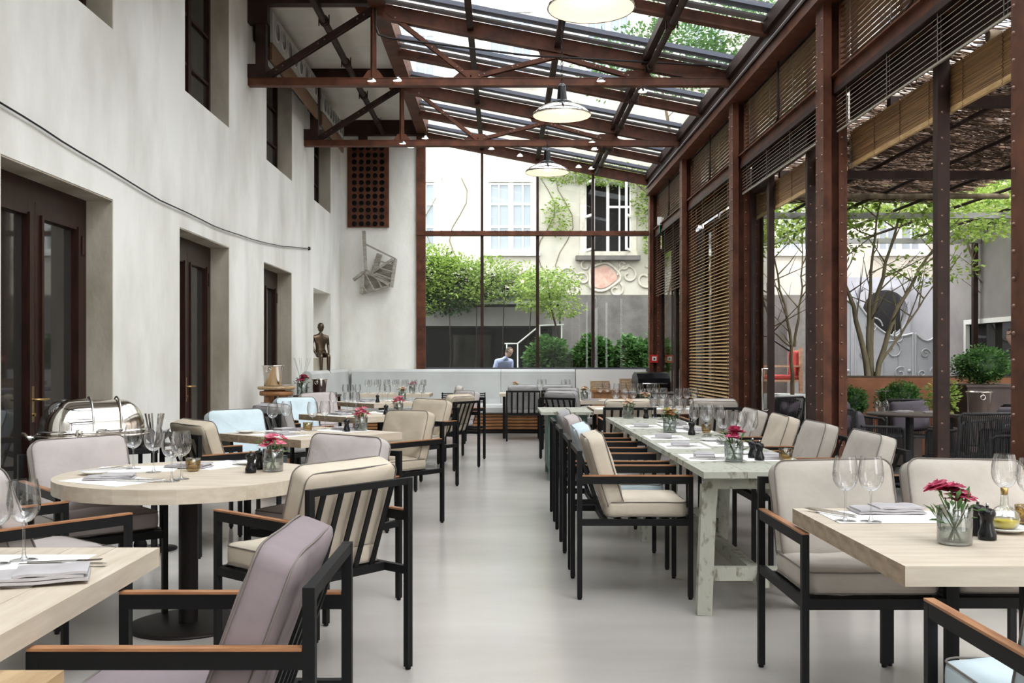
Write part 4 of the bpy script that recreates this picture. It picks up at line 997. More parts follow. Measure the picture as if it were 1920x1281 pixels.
def bucket(lb, x, y, z, s=1.0):
    t = thing('champagne_bucket', lb, 'bucket', (x, y, z), 0, 'champagne buckets'); t.scale = (s, s, s)
    part('pail', cm('pail', lambda: MB().lathe([(0, .004), (.075, .004), (.082, .01), (.105, .20), (.114, .205), (.114, .215), (.103, .215), (.100, .20), (.078, .014), (0, .012)], 32), 'silver_old'), None, t)
    for s_ in (-1, 1):
        part('ring_handle', cm('ring_handle', lambda: MB().tube([(.022*math.cos(a), 0, .022*math.sin(a)) for a in [2*PI*k/12 for k in range(13)]], .004, 6), 'chrome'), None, t, (s_*.02, -.108 if s_ < 0 else .108, .165))
# wooden stool with bucket
X0, Y0 = -2.60, 11.35
t = thing('wooden_stool', 'rustic round wooden stool carrying a silver bucket', 'stool', (X0, Y0, 0))
part('seat', MB().lathe([(0, .955), (.20, .955), (.212, .96), (.212, .985), (.205, .99), (0, .99)], 32), 'honey_wood', t); part('under_seat', MB().lathe([(0, .885), (.18, .885), (.19, .89), (.19, .93), (.18, .935), (.10, .94), (.10, .955)], 32), 'stool_wood', t)
for k in range(4):
    a = PI/4+k*PI/2; part('leg', MB().tube([(.11*math.cos(a), .11*math.sin(a), .89), (.22*math.cos(a), .22*math.sin(a), 0)], [.038, .030], 10), 'stool_wood', t)
for z_ in (.35,):
    for k in range(4):
        a = PI/4+k*PI/2; b = a+PI/2; r_ = .18; part('rung', MB().tube([(r_*math.cos(a), r_*math.sin(a), z_), (r_*math.cos(b), r_*math.sin(b), z_)], .012, 8), 'stool_wood', t)
bucket('silver champagne bucket standing on the wooden stool', X0-.04, Y0, .99, 1.12)
plate('white side plate on the wooden stool', X0+.13, Y0-.06, .99, .06)
# side table with bucket and dark flowers
X1, Y1 = -2.62, 13.95
t = thing('side_table', 'small side table by the wall below the niche', 'side table', (X1, Y1, 0)); part('top', MB().box(-.28, .30, -.28, .28, .77, .80), 'door_wood', t)
for sx in (-.25, .27):
    for sy in (-.25, .25): part('leg', MB().box(sx-.02, sx+.02, sy-.02, sy+.02, 0, .77), 'door_wood', t)
bucket('silver champagne bucket on the side table below the niche', X1+.03, Y1, .80, 1.05)
vase('tall dark flower arrangement on the side table below the niche', X1-.18, Y1-.16, .80, 'deep1', 'petal_deep', 1.5)
t = thing('grass_stems', 'thin tall grass stems rising from the dark flower arrangement', 'flowers', (X1-.18, Y1-.16, .82))
mb = MB()
for k in range(7): a = k*.9; mb.tube([(0, 0, .05), (.04*math.cos(a), .04*math.sin(a), .25), (.12*math.cos(a), .08*math.sin(a), .5)], .002, 4)
part('stems', mb, 'leaf_mid', t)
plate('white side plate on the side table below the niche', X1+.17, Y1-.16, .80, .06)
# wall cable
t = thing('wall_cable', 'black cable sagging across the white left wall', 'cable')
pts = []; 
ctrl = [(5.0, 2.88), (5.75, 2.80), (6.84, 2.735), (8.44, 2.665), (10., 2.655), (11.5, 2.70), (13.2, 2.81), (15.0, 2.985)]
for (a, za), (b, zb) in zip(ctrl, ctrl[1:]):
    for k in range(4): pts.append((XL+.02, a+(b-a)*k/4, za+(zb-za)*k/4+.004*math.sin((a+k)*5)))
pts.append((XL+.02, 15.0, 2.985))
part('wire', MB().tube(pts, .007, 6), 'gloss_black', t); part('anchor', MB().lathe([(0, 0), (.03, 0), (.025, .03), (0, .035)], 10, (XL, 15.0, 2.985), Matrix.Rotation(PI/2, 4, 'Y')), 'gloss_black', t)
# red alarm call point on far column, red device at door, exit sign
def red_box(lb, loc, rz=0, k=1):
    t = thing('fire_alarm_box', lb, 'alarm', loc, rz, 'red fire alarm call points'); t.scale = (k, k, k)
    part('housing', MB().box(-.07, .07, -.03, 0, -.07, .07), 'red_plastic', t); part('window_plate', MB().box(-.04, .04, -.034, -.03, -.035, .04), 'white_paint', t); part('button', MB().lathe([(0, .008), (.016, .006), (.018, 0)], 14, (0, -.034, .0), Matrix.Rotation(PI/2, 4, 'X')), 'gloss_black', t)
red_box('red fire alarm call point on the far right column', (2.76, YB-.0, 1.31))
red_box('small red alarm call point by the near door on the left', (XL-.165, 6.02, 1.32), PI/2, .42)
t = thing('exit_sign', 'green and white emergency exit sign on the far right column', 'sign', (2.80, 17.35, 3.66), math.radians(-20))
part('housing', MB().box(-.04, .04, -.2, .2, -.02, .12), 'white_paint', t)
part('panel', MB().box(-.006, .006, -.19, .19, -.16, -.02), 'green_plastic', t)
mb = MB()   # running figure and arrow marks on both faces
for s in (-1, 1):
    mb.box(s*.007-.001, s*.007+.001, -.15, -.06, -.10, -.085); mb.prism([(0, 0)], 0, 0) if False else None
    mb.box(s*.007-.001, s*.007+.001, .03, .10, -.14, -.04)
part('symbols', mb, 'white_paint', t)
# perforated panel on back wall
t = thing('perforated_panel', 'rust brown perforated panel with rows of round holes on the back wall', 'panel', (-2.44, YB-.045, 3.70))
mb = MB(); W_, H_ = holed_plate(mb, 5, 12, .125, .048, .065, .0, .03); part('plate', mb, 'rust', t)
part('backing', MB().box(-W_/2, W_/2, .032, .044, 0, H_), 'gloss_black', t)
# crooked chair sculpture on the wall
t = thing('wall_sculpture', 'crooked grey wooden chair sculpture hanging on the back wall', 'sculpture', (0, YB-.02, 0))
def S(px, py, d=0): return ((px-VX)*(YB-.02)/F, -d, H+(VY-py)*(YB-.02)/F)
for (a, b, w_) in (((684, 435), (688, 508), .05), ((700, 512), (738, 488), .045), ((684, 510), (680, 552), .045), ((680, 552), (732, 538), .03), ((665, 526), (684, 512), .05), ((688, 460), (743, 487), .03),
                   ((743, 487), (736, 540), .04), ((688, 508), (732, 536), .05), ((703, 510), (714, 478), .09)):
    part('frame_bar', MB().bar(S(*a, .12), S(*b, .16), .06, w_), 'weathered_wood', t)
for (p, q) in (((704, 489), (740, 498)), ((700, 500), (738, 511)), ((707, 514), (735, 524)), ((686, 512), (704, 546)), ((708, 522), (718, 541)), ((681, 535), (691, 550)), ((695, 512), (722, 524))):
    part('slat', MB().bar(S(*p, .15), S(*q, .18), .022, .022), 'weathered_wood', t)
part('seat_board', MB().prism([(S(684, 512)[0], S(684, 512)[2]), (S(735, 538)[0], S(735, 538)[2]), (S(681, 551)[0], S(681, 551)[2])], -.06, -.03), 'weathered_wood', t)
part('seat_board', MB().prism([(S(704, 512)[0], S(704, 512)[2]), (S(740, 490)[0], S(740, 490)[2]), (S(735, 532)[0], S(735, 532)[2])], -.09, -.06), 'weathered_wood', t)

# bronze seated figure in niche
def skinned(name, joints, edges, mat, parent, sub=2, root=0, loc=(0, 0, 0), rz=0, **props):
    me = bpy.data.meshes.new(name); me.from_pydata([j[0] for j in joints], edges, []); me.update()
    o = link(name, me, parent, loc, rz, **props)
    md = o.modifiers.new('skin', 'SKIN'); 
    for i, j in enumerate(joints):
        r = j[1]; r = r if isinstance(r, tuple) else (r, r)
        me.skin_vertices[0].data[i].radius = r; me.skin_vertices[0].data[i].use_root = (i == root)
    md.use_smooth_shade = True
    sb = o.modifiers.new('sub', 'SUBSURF'); sb.levels = sub; sb.render_levels = sub
    me.materials.append(M[mat]); return o
nx, ny = -2.99, 16.2
t = thing('stone_plinth', 'pale box plinth standing in the wall niche', 'plinth', (nx-.0, ny, 1.065)); part('block', MB().box(-.12, .13, -.16, .16, 0, .26), 'plaster_dark', t)
t = thing('bronze_statue', 'dark bronze seated figure with arms at its sides in the wall niche', 'sculpture', (nx+.0, ny+.02, 1.325), -PI+.55)
J = [((0, 0, .05), (.085, .07)), ((0, -.01, .20), (.085, .06)), ((0, 0, .33), (.115, .07)), ((0, .0, .395), .034), ((0, .01, .43), .028),
     ((-.115, 0, .345), .036), ((.115, 0, .345), .036), ((-.14, -.02, .21), .025), ((.14, -.02, .21), .025), ((-.12, .06, .09), .018), ((.12, .06, .09), .018), ((-.10, .10, .05), .016), ((.10, .10, .05), .016),
     ((-.055, .03, .05), .052), ((.055, .03, .05), .052), ((-.065, .19, .04), .038), ((.065, .19, .04), .038), ((-.065, .20, -.13), .028), ((.065, .20, -.13), .028), ((-.065, .20, -.24), .02), ((.065, .20, -.24), .02), ((-.065, .27, -.245), .018), ((.065, .27, -.245), .018)]
E = [(0, 1), (1, 2), (2, 3), (3, 4), (2, 5), (2, 6), (5, 7), (6, 8), (7, 9), (8, 10), (9, 11), (10, 12), (0, 13), (0, 14), (13, 15), (14, 16), (15, 17), (16, 18), (17, 19), (18, 20), (19, 21), (20, 22)]
skinned('body', J, E, 'bronze', t)
mb = MB().lathe([(0, -.075), (.03, -.068), (.045, -.04), (.052, 0), (.050, .04), (.035, .066), (0, .076)], 16, (0, .012, .50)); mb.lathe([(0, .02), (.008, .01), (.012, 0)], 8, (0, .062, .485), Matrix.Rotation(-PI/2, 4, 'X'))
for s in (-1, 1): mb.lathe([(0, .01), (.012, .006), (.014, 0)], 8, (s*.05, .01, .50), Matrix.Rotation(s*PI/2, 4, 'Y'))
part('head', mb, 'bronze', t)

# ------------------------------------------------------------------ pendant lamps and spots
def pendant(lb, x, y, z):
    t = thing('pendant_lamp', lb, 'lamp', (x, y, z), 0, 'enamel pendant lamps over the aisle')
    part('shade', cm('shade', lambda: MB().lathe([(.29, 0), (.295, .006), (.285, .03), (.24, .07), (.17, .105), (.10, .125), (.085, .135)], 40), 'chrome'), None, t)
    part('inner_shade', cm('inner_shade', lambda: MB().lathe([(.287, .004), (.277, .028), (.232, .066), (.165, .10), (.09, .118), (0, .12)], 40), 'enamel'), None, t)
    part('collar', cm('collar', lambda: MB().lathe([(.10, .125), (.105, .13), (.10, .14), (.06, .155), (.05, .165)], 28), 'gloss_black'), None, t)
    part('neck', cm('neck', lambda: MB().lathe([(.052, .16), (.047, .20), (.040, .29), (.036, .31), (.02, .325), (0, .33)], 24), 'gloss_black'), None, t)
    part('bulb', cm('bulbmesh', lambda: MB().lathe([(0, .02), (.03, .03), (.04, .055), (.03, .085), (.018, .11)], 16), 'bulb'), None, t)
    top = plane_z(x)-.15-z; n = int((top-.33)/.045); mb = MB()
    for k in range(n):
        c = .345+k*.045; a = (k % 2)*PI/2; pts = []
        for j in range(9):
            q = 2*PI*j/8; pts.append((.010*math.cos(q)*math.cos(a), .010*math.cos(q)*math.sin(a), c+.028*math.sin(q)))
        mb.tube(pts, .0035, 4, False)
    part('chain', mb, 'dark_metal', t)
    ld = bpy.data.lights.new('lamp_light', 'POINT'); ld.energy = 2.2; ld.color = (1, .80, .58); ld.shadow_soft_size = .05
    lo = link('lamp_light', ld, t, (0, 0, -.03))
pendant('nearest enamel pendant lamp, cut by the top picture edge', .595, 6.62, 3.65)
pendant('middle enamel pendant lamp on a chain', .595, 9.86, 3.73)
pendant('farthest enamel pendant lamp on a chain', .595, 13.1, 3.775)
for i, (px, py, Y) in enumerate(((697, 153, 11.40), (745, 152, 11.40), (1127, 153, 11.40), (1205, 173, 11.62), (755, 270, 14.64), (770, 277, 14.8), (797, 260, 15.5), (1110, 267, 14.64), (1115, 281, 14.9), (1085, 314, 17.3), (975, 293, 17.3), (921, 280, 17.3), (1109, 317, 17.5))):
    X = (px-VX)*Y/F; Z = H+(VY-py)*Y/F
    t = thing('spot_lamp', 'small halogen spot '+['under the left end of the nearer truss', 'on the nearer truss just right of its post', 'above the middle lamp on the nearer truss, right', 'hanging below the nearer truss at the right', 'under the left part of the farther truss', 'just below the farther truss at the left', 'behind the farther truss near the ridge beam', 'on top of the farther truss at the right', 'below the farther truss at the right', 'on the end rafter, second from the right', 'on the end rafter, left of the far lamp', 'on the end rafter, leftmost', 'on the end rafter, rightmost'][i], 'spotlight', (X, Y, Z), 0, 'halogen spots on the roof steel')
    part('reflector', cm('reflector', lambda: MB().lathe([(.0, .035), (.02, .032), (.045, .01), (.055, 0), (.060, 0), (.058, .006), (.03, .035), (.012, .045), (0, .046)], 16), 'chrome'), None, t)
    part('lens', cm('lens', lambda: MB().lathe([(0, -.002), (.05, .004)], 16), 'spot_lens'), None, t)
    part('clip', cm('clip', lambda: MB().tube([(.0, 0, .04), (.02, .03, .06), (0, .06, .07)], .005, 6), 'dark_metal'), None, t)

# ------------------------------------------------------------------ OUTSIDE
mb = MB(); mb.box(-14, 22, YB+.25, 40, -.14, -.02); mb.box(3.3, 22, -6, YB+.25, -.14, -.02); struct('ground', mb, 'paving', 'grey terrace paving outside')
# facade building at Y=27
B = thing('courtyard_building', 'tall pale painted building across the courtyard with climbing plants', 'building')
mb = MB(); FY = 27.0
wins = []
for zz, hh in ((4.25, 1.9), (8.9, 1.9)):
    for k in range(-2, 6): wins.append((-.42+2.66*k, .88+2.66*k, zz, zz+hh))
wall_with_holes(mb, 'x', FY, FY+.4, -9, 17, 3.04, 14.5, wins); part('wall', mb, 'facade_paint', B)
part('plinth_wall', MB().box(1.6, 17, FY-.06, FY+.4, -.1, 3.06), 'facade_grey', B)
part('basement_wall', MB().box(-9, 1.6, FY-.02, FY+.4, -.1, 3.06), 'dark_wall', B)
part('dark_interior', MB().box(-9, 17, FY+.6, FY+.7, 3.0, 14.5), 'dark_wall', B)
for i, (a, b, z0, z1) in enumerate(wins):
    mb = MB(); y = FY+.02
    mb.box(a-.12, a+.03, y-.06, y+.1, z0-.08, z1+.12); mb.box(b-.03, b+.12, y-.06, y+.1, z0-.08, z1+.12); mb.box(a-.12, b+.12, y-.06, y+.1, z1, z1+.14); mb.box(a-.15, b+.15, y-.12, y+.1, z0-.12, z0)
    wf = part('window_surround', mb, 'white_paint' if not (b < 4 and a > 2 and z0 < 6) else 'relief', B)
    opened = (a > 2 and b < 4 and z0 < 6)
    if opened:
        mb = MB(); 
        for s, h0 in ((1, a+.03), (-1, b-.03)):
            dx = .18*s; 
            for (p, q) in (((h0, y, z0), (h0, y, z1)), ((h0+dx, y-.5, z0), (h0+dx, y-.5, z1)), ((h0, y, z0+.03), (h0+dx, y-.5, z0+.03)), ((h0, y, z1-.03), (h0+dx, y-.5, z1-.03)), ((h0, y, (z0+z1)/2), (h0+dx, y-.5, (z0+z1)/2))): mb.bar(p, q, .06, .06)
        part('open_casement', mb, 'white_paint', wf)
        mb = MB(); mb.box((a+b)/2-.04, (a+b)/2+.04, y+.02, y+.08, z0, z1); mb.box((a+b)/2, b, y+.02, y+.08, z0+1.2, z0+1.26); mb.box((a+b)/2+.30, (a+b)/2+.34, y+.02, y+.08, z0, z1); part('casement', mb, 'white_paint', wf)
        continue
    mb = MB(); mid = (a+b)/2
    mb.box(mid-.07, mid+.07, y, y+.08, z0, z1)
    for X in (a+.06, b-.06): mb.box(X-.05, X+.05, y, y+.08, z0, z1)
    for X in ((a+mid)/2, (b+mid)/2): mb.box(X-.02, X+.02, y+.01, y+.07, z0, z1)
    for q in (.04, .68, 1.3, 1.86): mb.box(a, b, y+.01, y+.07, z0+q-.03, z0+q+.03)
    part('casement', mb, 'white_paint', wf)
    part('pane', MB().box(a, b, y+.04, y+.045, z0, z1), 'window_pane', wf)
part('window_ledge', MB().box(2.0, 3.75, FY-.25, FY, 4.0, 4.12), 'facade_grey', B, label='dark stone ledge under the open window')
# painted plaster cartouche: scroll relief around a pink field
def spiral(c, r0, r1, turns, a0, dirn=1, n=24):
    return [(c[0]+(r0+(r1-r0)*k/n)*math.cos(a0+dirn*2*PI*turns*k/n), 0, c[1]+(r0+(r1-r0)*k/n)*math.sin(a0+dirn*2*PI*turns*k/n)) for k in range(n+1)]
ca = part('plaster_cartouche', MB().prism([(2.75+.34*math.cos(a)*(1+.15*math.cos(3*a)), 3.55+.30*math.sin(a)*(1+.1*math.sin(2*a))) for a in [2*PI*k/28 for k in range(28)]], FY-.03, FY), 'fresco_pink', B, label='faded pink plaster field')
for (c, r0, r1, tn, a0, dr) in (((1.75, 3.55), .3, .05, 1.2, 0, 1), ((3.45, 3.6), .3, .05, 1.2, PI, -1), ((2.55, 3.95), .16, .04, 1, 0, 1), ((3.9, 3.5), .35, .08, 1.1, PI/2, -1), ((1.95, 3.2), .22, .05, 1, 2, 1), ((3.1, 3.2), .22, .05, 1, 1, -1), ((2.2, 3.5), .18, .04, 1.2, 2.5, -1), ((2.3, 3.85), .2, .03, .8, 1, 1), ((3.3, 3.9), .16, .03, 1, 0, -1), ((4.3, 3.3), .25, .05, 1, 1, 1), ((1.4, 3.25), .15, .04, 1, 0, 1)):
    mb = MB(); mb.tube([(x, FY-.02, z) for x, y, z in spiral(c, r0, r1, tn, a0, dr)], .035, 6); part('scroll', mb, 'relief', ca)
mb = MB(); mb.tube([(2.75+.42*math.cos(a)*(1+.15*math.cos(3*a)), FY-.03, 3.55+.38*math.sin(a)*(1+.1*math.sin(2*a))) for a in [2*PI*k/30 for k in range(31)]], .04, 6); part('scroll', mb, 'relief', ca)
# faint painted vine lines
for k in range(7):
    x0 = (-1.9, -1.2, 1.2, 1.7, 4.4, 5.5, 6.8)[k]; pts = [(x0+.25*math.sin(j*.9+k), FY-.015, 3.2+j*.34) for j in range(10)]
    part('climbing_stem', MB().tube(pts, .012, 5), 'bark_pale', B)

# right wing of the enclosed courtyard, added to block bright side sky
t = thing('sky_block_wing', 'plain pale courtyard wing added beyond the terrace to block side sky', 'building')
part('wall', MB().box(12.5, 12.9, -8, 26.8, 0, 9), 'facade_paint', t)
for k in range(6):
    wf = part('window_surround', MB().box(12.42, 12.5, -4+5*k, -2.6+5*k, 4.2, 6.3), 'white_paint', t); part('pane', MB().box(12.40, 12.42, -3.9+5*k, -2.7+5*k, 4.3, 6.2), 'window_pane', wf)
def leaf_cloud(blobs, n, size, seed=1, flat=.5, droop=0):
    rnd = random.Random(seed); mb = MB(); tot = sum(b[3]*b[4]*b[5] for b in blobs)
    for (cx, cy, cz, rx, ry, rz_) in blobs:
        k = int(n*rx*ry*rz_/tot)
        for _ in range(k):
            while True:
                a, b, c = (rnd.uniform(-1, 1) for _ in range(3)); q = a*a+b*b+c*c
                if .12 < q < 1: break
            nz = 1+.35*noise.noise(Vector((a*2+cx, b*2+cy, c*2+cz)))
            P = Vector((cx+a*rx*nz, cy+b*ry*nz, cz+c*rz_*nz)); d = Vector((a+rnd.uniform(-.8, .8), b+rnd.uniform(-.8, .8), (c+rnd.uniform(-.8, .8))*flat-droop)).normalized()
            s = d.cross(Vector((rnd.uniform(-1, 1), rnd.uniform(-1, 1), 1))).normalized(); L = size*rnd.uniform(.6, 1.3)
            m_ = P+d*L*.5; mb.add([P, m_+s*L*.28, P+d*L, m_-s*L*.28], [(0, 1, 2, 3)])
    return mb
def bush(lb, x, y, z, rx, rz_, mat='leaf_bush', n=5000, size=.05, seed=1, name='round_bush', planter=None, cat='bush'):
    t = thing(name, lb, cat, (x, y, z), 0, 'shrubs in the courtyard')
    part('foliage', leaf_cloud([(0, 0, rz_*1.05, rx, rx, rz_), (0, 0, rz_*1.05, rx*.96, rx*.96, rz_*.96)], n, size, seed), mat, t, kind='stuff')
    part('core', MB().lathe([(.02, 0), (.05, rz_*.2), (rx*.72, rz_*.6), (rx*.8, rz_*1.05), (rx*.55, rz_*1.6), (.02, rz_*1.78)], 14), 'leaf_dark', t)
    part('stem', MB().tube([(0, 0, 0), (0, 0, rz_*.6)], .03, 8), 'bark', t)
# courtyard ledge wall and dark passage left
t = thing('garden_wall', 'dark low courtyard wall with pale stone coping under the hedge', 'wall')
part('wall_face', MB().box(-6, 1.35, 26.2, 26.5, 0, 2.1), 'dark_wall', t); part('passage_ceiling', MB().box(-6, 1.35, 23.7, 26.6, 2.1, 2.2), 'dark_wall', t); part('end_wall', MB().box(1.2, 1.35, 23.6, 26.4, 0, 2.1), 'dark_wall', t); part('end_wall', MB().box(-6, -5.8, 23.6, 26.4, 0, 2.1), 'dark_wall', t); part('metal_door', MB().box(-1.3, -.3, 26.12, 26.2, 0, 1.95), 'dark_room', t)
part('render_band', MB().box(-6, 1.35, 23.55, 23.9, 2.1, 2.55), 'wall_grey', t); part('coping', MB().box(-6, 1.4, 23.45, 24.0, 2.62, 2.70), 'plaster', t); part('render_band', MB().box(-6, 1.35, 23.6, 23.9, 2.55, 2.62), 'dark_wall', t)
t = thing('stair_handrail', 'white metal stair handrail rising to the right outside the end window', 'handrail')
part('rail', MB().tube([(0.05, 22.5, 1.66), (.35, 22.5, 1.66), (.85, 22.5, 2.07), (1.4, 22.5, 2.09)], .018, 8), 'white_paint', t)
for x_, z_ in ((.1, 1.66), (.35, 1.66), (.85, 2.07), (1.35, 2.09)): part('post', MB().tube([(x_, 22.5, 0), (x_, 22.5, z_)], .015, 8), 'white_paint', t)
t = thing('green_hedge', 'bushy light green climbing hedge over the courtyard wall', 'hedge', (0, 22.9, 0))
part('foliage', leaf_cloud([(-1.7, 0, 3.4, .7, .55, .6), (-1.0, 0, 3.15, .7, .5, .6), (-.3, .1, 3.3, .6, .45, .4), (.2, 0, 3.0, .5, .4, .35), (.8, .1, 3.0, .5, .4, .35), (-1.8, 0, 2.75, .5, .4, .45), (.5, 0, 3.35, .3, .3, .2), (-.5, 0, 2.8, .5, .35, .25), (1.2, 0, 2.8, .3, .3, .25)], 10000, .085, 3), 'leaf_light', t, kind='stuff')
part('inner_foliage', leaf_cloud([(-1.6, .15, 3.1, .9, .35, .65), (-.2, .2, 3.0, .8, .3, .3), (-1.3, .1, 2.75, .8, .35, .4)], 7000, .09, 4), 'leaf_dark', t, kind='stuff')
for k in range(5): part('stem', MB().tube([(-1.9+k*.6, .1, .0), (-1.8+k*.6, .05, 1.5), (-1.9+k*.65, 0, 3.0)], .011, 6), 'rust_dark', t)
t = thing('weeping_maple', 'light leaved maple branch hanging over the dark courtyard wall', 'tree', (1.2, 22.0, 0))
part('trunk', MB().tube([(.25, 0, 0), (.15, 0, 1.4), (-.1, 0, 2.4), (-.2, 0, 3.1)], [.03, .025, .02, .01], 8), 'rust_dark', t)
part('foliage', leaf_cloud([(-.2, 0, 3.0, .75, .6, .35), (.1, 0, 2.5, .5, .4, .3), (-.5, 0, 2.6, .4, .4, .25)], 2800, .08, 5, .5, .3), 'leaf_light', t, kind='stuff')
for i, (px, w2) in enumerate(((1028, .42), (1112, .42), (1182, .36), (1230, .3))):
    Y = 19.4; bush(['leftmost spiky green shrub below the end window', 'second spiky green shrub below the end window', 'third darker green shrub below the end window', 'rightmost green shrub behind the column'][i], (px-VX)*Y/F, Y, .86, w2, .42, 'leaf_bush' if i < 2 else 'leaf_mid', 6500, .10, 20+i, 'spiky_shrub')
t = thing('window_planter', 'long dark planter with gravel below the end window', 'planter'); part('box', MB().box(-1.6, 4.0, 18.75, 20.3, 0, .84), 'dark_wall', t); part('soil', MB().box(-1.55, 3.95, 18.8, 20.25, .84, .87), 'soil', t)
t = thing('ground_ivy', 'sparse ivy creeping on the planter at lower left of the end window', 'plant', (-.95, 19.2, .87))
part('foliage', leaf_cloud([(0, 0, .04, .5, .3, .06), (.6, 0, .03, .4, .3, .05)], 900, .05, 9), 'leaf_mid', t, kind='stuff')
# climbing green on facade around open window
t = thing('facade_climber', 'light green climbing plant around the open courtyard window', 'plant', (0, FY-.2, 0))
part('foliage', leaf_cloud([(1.9, 0, 6.4, 1.1, .2, .35), (3.2, 0, 6.3, 1.3, .25, .3), (4.2, 0, 5.6, .6, .2, .8), (1.5, 0, 5.2, .35, .15, .6), (4.3, 0, 4.4, .5, .2, .6)], 4200, .10, 11), 'leaf_light', t, kind='stuff')
part('stem', MB().tube([(4.5, 0, 0), (4.4, 0, 2.5), (4.7, 0, 4), (4.3, 0, 5.5), (3.4, 0, 6.3), (1.8, 0, 6.5)], .03, 6), 'bark', t)

# multi-stem trees on the terrace
def tree(lb, x, y, z0, stems, blobs, n, seed, mat='leaf_light', size=.09, bmat='bark_pale', name='maple_tree'):
    rnd = random.Random(seed); t = thing(name, lb, 'tree', (x, y, z0), 0, 'slender trees on the terrace')
    for (p0, p1, p2, p3, r) in stems:
        pts = []
        P = [Vector(q) for q in (p0, p1, p2, p3)]
        for k in range(13):
            s = k/12; q = (P[0]*(1-s)**3+P[1]*3*s*(1-s)**2+P[2]*3*s*s*(1-s)+P[3]*s**3); pts.append(q+Vector((rnd.uniform(-.02, .02), rnd.uniform(-.02, .02), 0)))
        tk = part('trunk', MB().tube(pts, [.8*r*(1-.78*k/12) for k in range(13)], 9), bmat, t)
        mb = MB()
        for k in range(9):
            b = pts[4+k % 9]; d = Vector((rnd.uniform(-1, 1), rnd.uniform(-1, 1), rnd.uniform(.1, .9))).normalized(); L = rnd.uniform(.35, .9)
            q = [b, b+d*L*.4+Vector((0, 0, .05)), b+d*L+Vector((rnd.uniform(-.1, .1), rnd.uniform(-.1, .1), .15))]
            mb.tube(q, [.012, .008, .003], 5)
            mb.tube([q[1], q[1]+Vector((rnd.uniform(-.3, .3), rnd.uniform(-.3, .3), .25))], [.006, .002], 4)
        part('twigs', mb, bmat, tk, kind='stuff')
    part('foliage', leaf_cloud(blobs, n, size, seed), mat, t, kind='stuff')
tree('multi stemmed maple rising from the rusty planter on the terrace', 5.05, 13.6, 1.05,
     [((0, 0, 0), (-.1, 0, .8), (-.3, .2, 1.5), (-.75, .3, 2.5), .055), ((.05, .05, 0), (0, .1, .9), (.3, .2, 1.4), (.5, 0, 2.6), .06), ((.1, 0, 0), (.25, -.1, .8), (.6, 0, 1.5), (1.3, .1, 2.2), .05), ((0, .1, 0), (0, 0, .7), (-.1, -.2, 1.6), (.1, -.3, 2.7), .045), ((.1, .1, 0), (.35, .1, .5), (.7, .0, .9), (1.0, -.1, 1.5), .03)],
     [(-.7, .2, 2.4, .9, .8, .45), (.3, .1, 2.6, 1.0, .9, .5), (1.2, 0, 2.2, .7, .6, .4), (.9, 0, 1.5, .6, .5, .2), (-.4, 0, 1.9, .5, .5, .25)], 4200, 31)
tree('thin bare branched tree behind the near terrace door post', 4.6, 15.6, .6,
     [((0, 0, 0), (0, 0, 1), (-.1, 0, 1.6), (-.5, 0, 2.9), .045), ((-.02, 0, .9), (-.3, 0, 1.0), (-.45, 0, 1.3), (-.4, 0, 1.9), .022), ((0, 0, .9), (.1, 0, 1.5), (.2, 0, 2.1), (.1, 0, 3.0), .03)],
     [(-.3, 0, 2.9, .8, .7, .4), (-.7, 0, 2.5, .5, .5, .3)], 1500, 32, bmat='bark')
tree('airy tree behind the terrace pergola spreading pale leaves', 8.3, 16.6, 1.0, [((0, 0, 0), (0, 0, 1.2), (-.3, 0, 2), (-1, -.3, 2.9), .06), ((0, 0, 0), (.2, 0, 1.2), (.4, 0, 2), (.6, -.2, 3.1), .05)],
     [(-.9, -.3, 2.7, 1.2, .9, .4), (.4, -.5, 3.1, 1.4, .9, .6), (-.2, -.4, 2.9, 1.0, .8, .5)], 4500, 33)
tree('tall courtyard tree whose crown shows through the glass roof at upper right', 4.3, 21.5, 0, [((0, 0, 0), (0, 0, 3), (-.4, 0, 5), (-1, 0, 8), .12), ((0, 0, 2), (.4, 0, 4), (.8, 0, 6), (1.4, 0, 8), .08)],
     [(-.9, 0, 7.8, 1.8, 1.2, .8), (.8, 0, 8.6, 2.0, 1.4, .9), (-1.4, 0, 9.6, 1.2, 1.2, .5), (1.5, 0, 7.2, 1.3, 1.2, .7)], 9000, 34, 'leaf_mid', .11, 'bark')

# rusty planter, terrace walls, gate
t = thing('rusty_planter', 'low rust steel planter under the maple', 'planter', (5.6, 13.7, 0)); part('box', MB().box(-1.0, 1.35, -.35, .35, 0, 1.05), 'rust_orange', t); part('soil', MB().box(-.97, 1.32, -.32, .32, 1.05, 1.07), 'soil', t)
mb = MB(); wall_with_holes(mb, 'y', 8.0, 8.3, 9.0, 18.0, 0, 3.4, [(12.6, 17.1, .5, 1.98)]); mb.add([(8.0, 9, 3.4), (8.3, 9, 3.4), (8.3, 18, 3.4), (8.0, 18, 3.4), (8.0, 9, 3.95), (8.3, 9, 3.95), (8.3, 18, 3.42), (8.0, 18, 3.42)], [(0, 4, 7, 3), (1, 2, 6, 5), (4, 5, 6, 7), (0, 1, 5, 4)])
t = thing('side_building', 'grey rendered side building with one wide window on the terrace', 'building'); part('wall', mb, 'wall_grey', t)
part('roof_edge', MB().bar((8.05, 9, 4.0), (8.05, 18.1, 3.47), .25, .08), 'frame_grey', t)
mb = MB(); mb.box(7.99, 8.06, 17.02, 17.1, .5, 1.98); mb.box(7.99, 8.06, 12.6, 17.1, 1.90, 1.98); mb.box(7.99, 8.06, 12.6, 17.1, .5, .56); mb.box(8.0, 8.05, 15.3, 15.36, .5, 1.98); wf = part('window_frame', mb, 'white_paint', t); part('pane', MB().box(8.10, 8.11, 12.6, 17.1, .5, 1.95), 'pane_dark', wf)
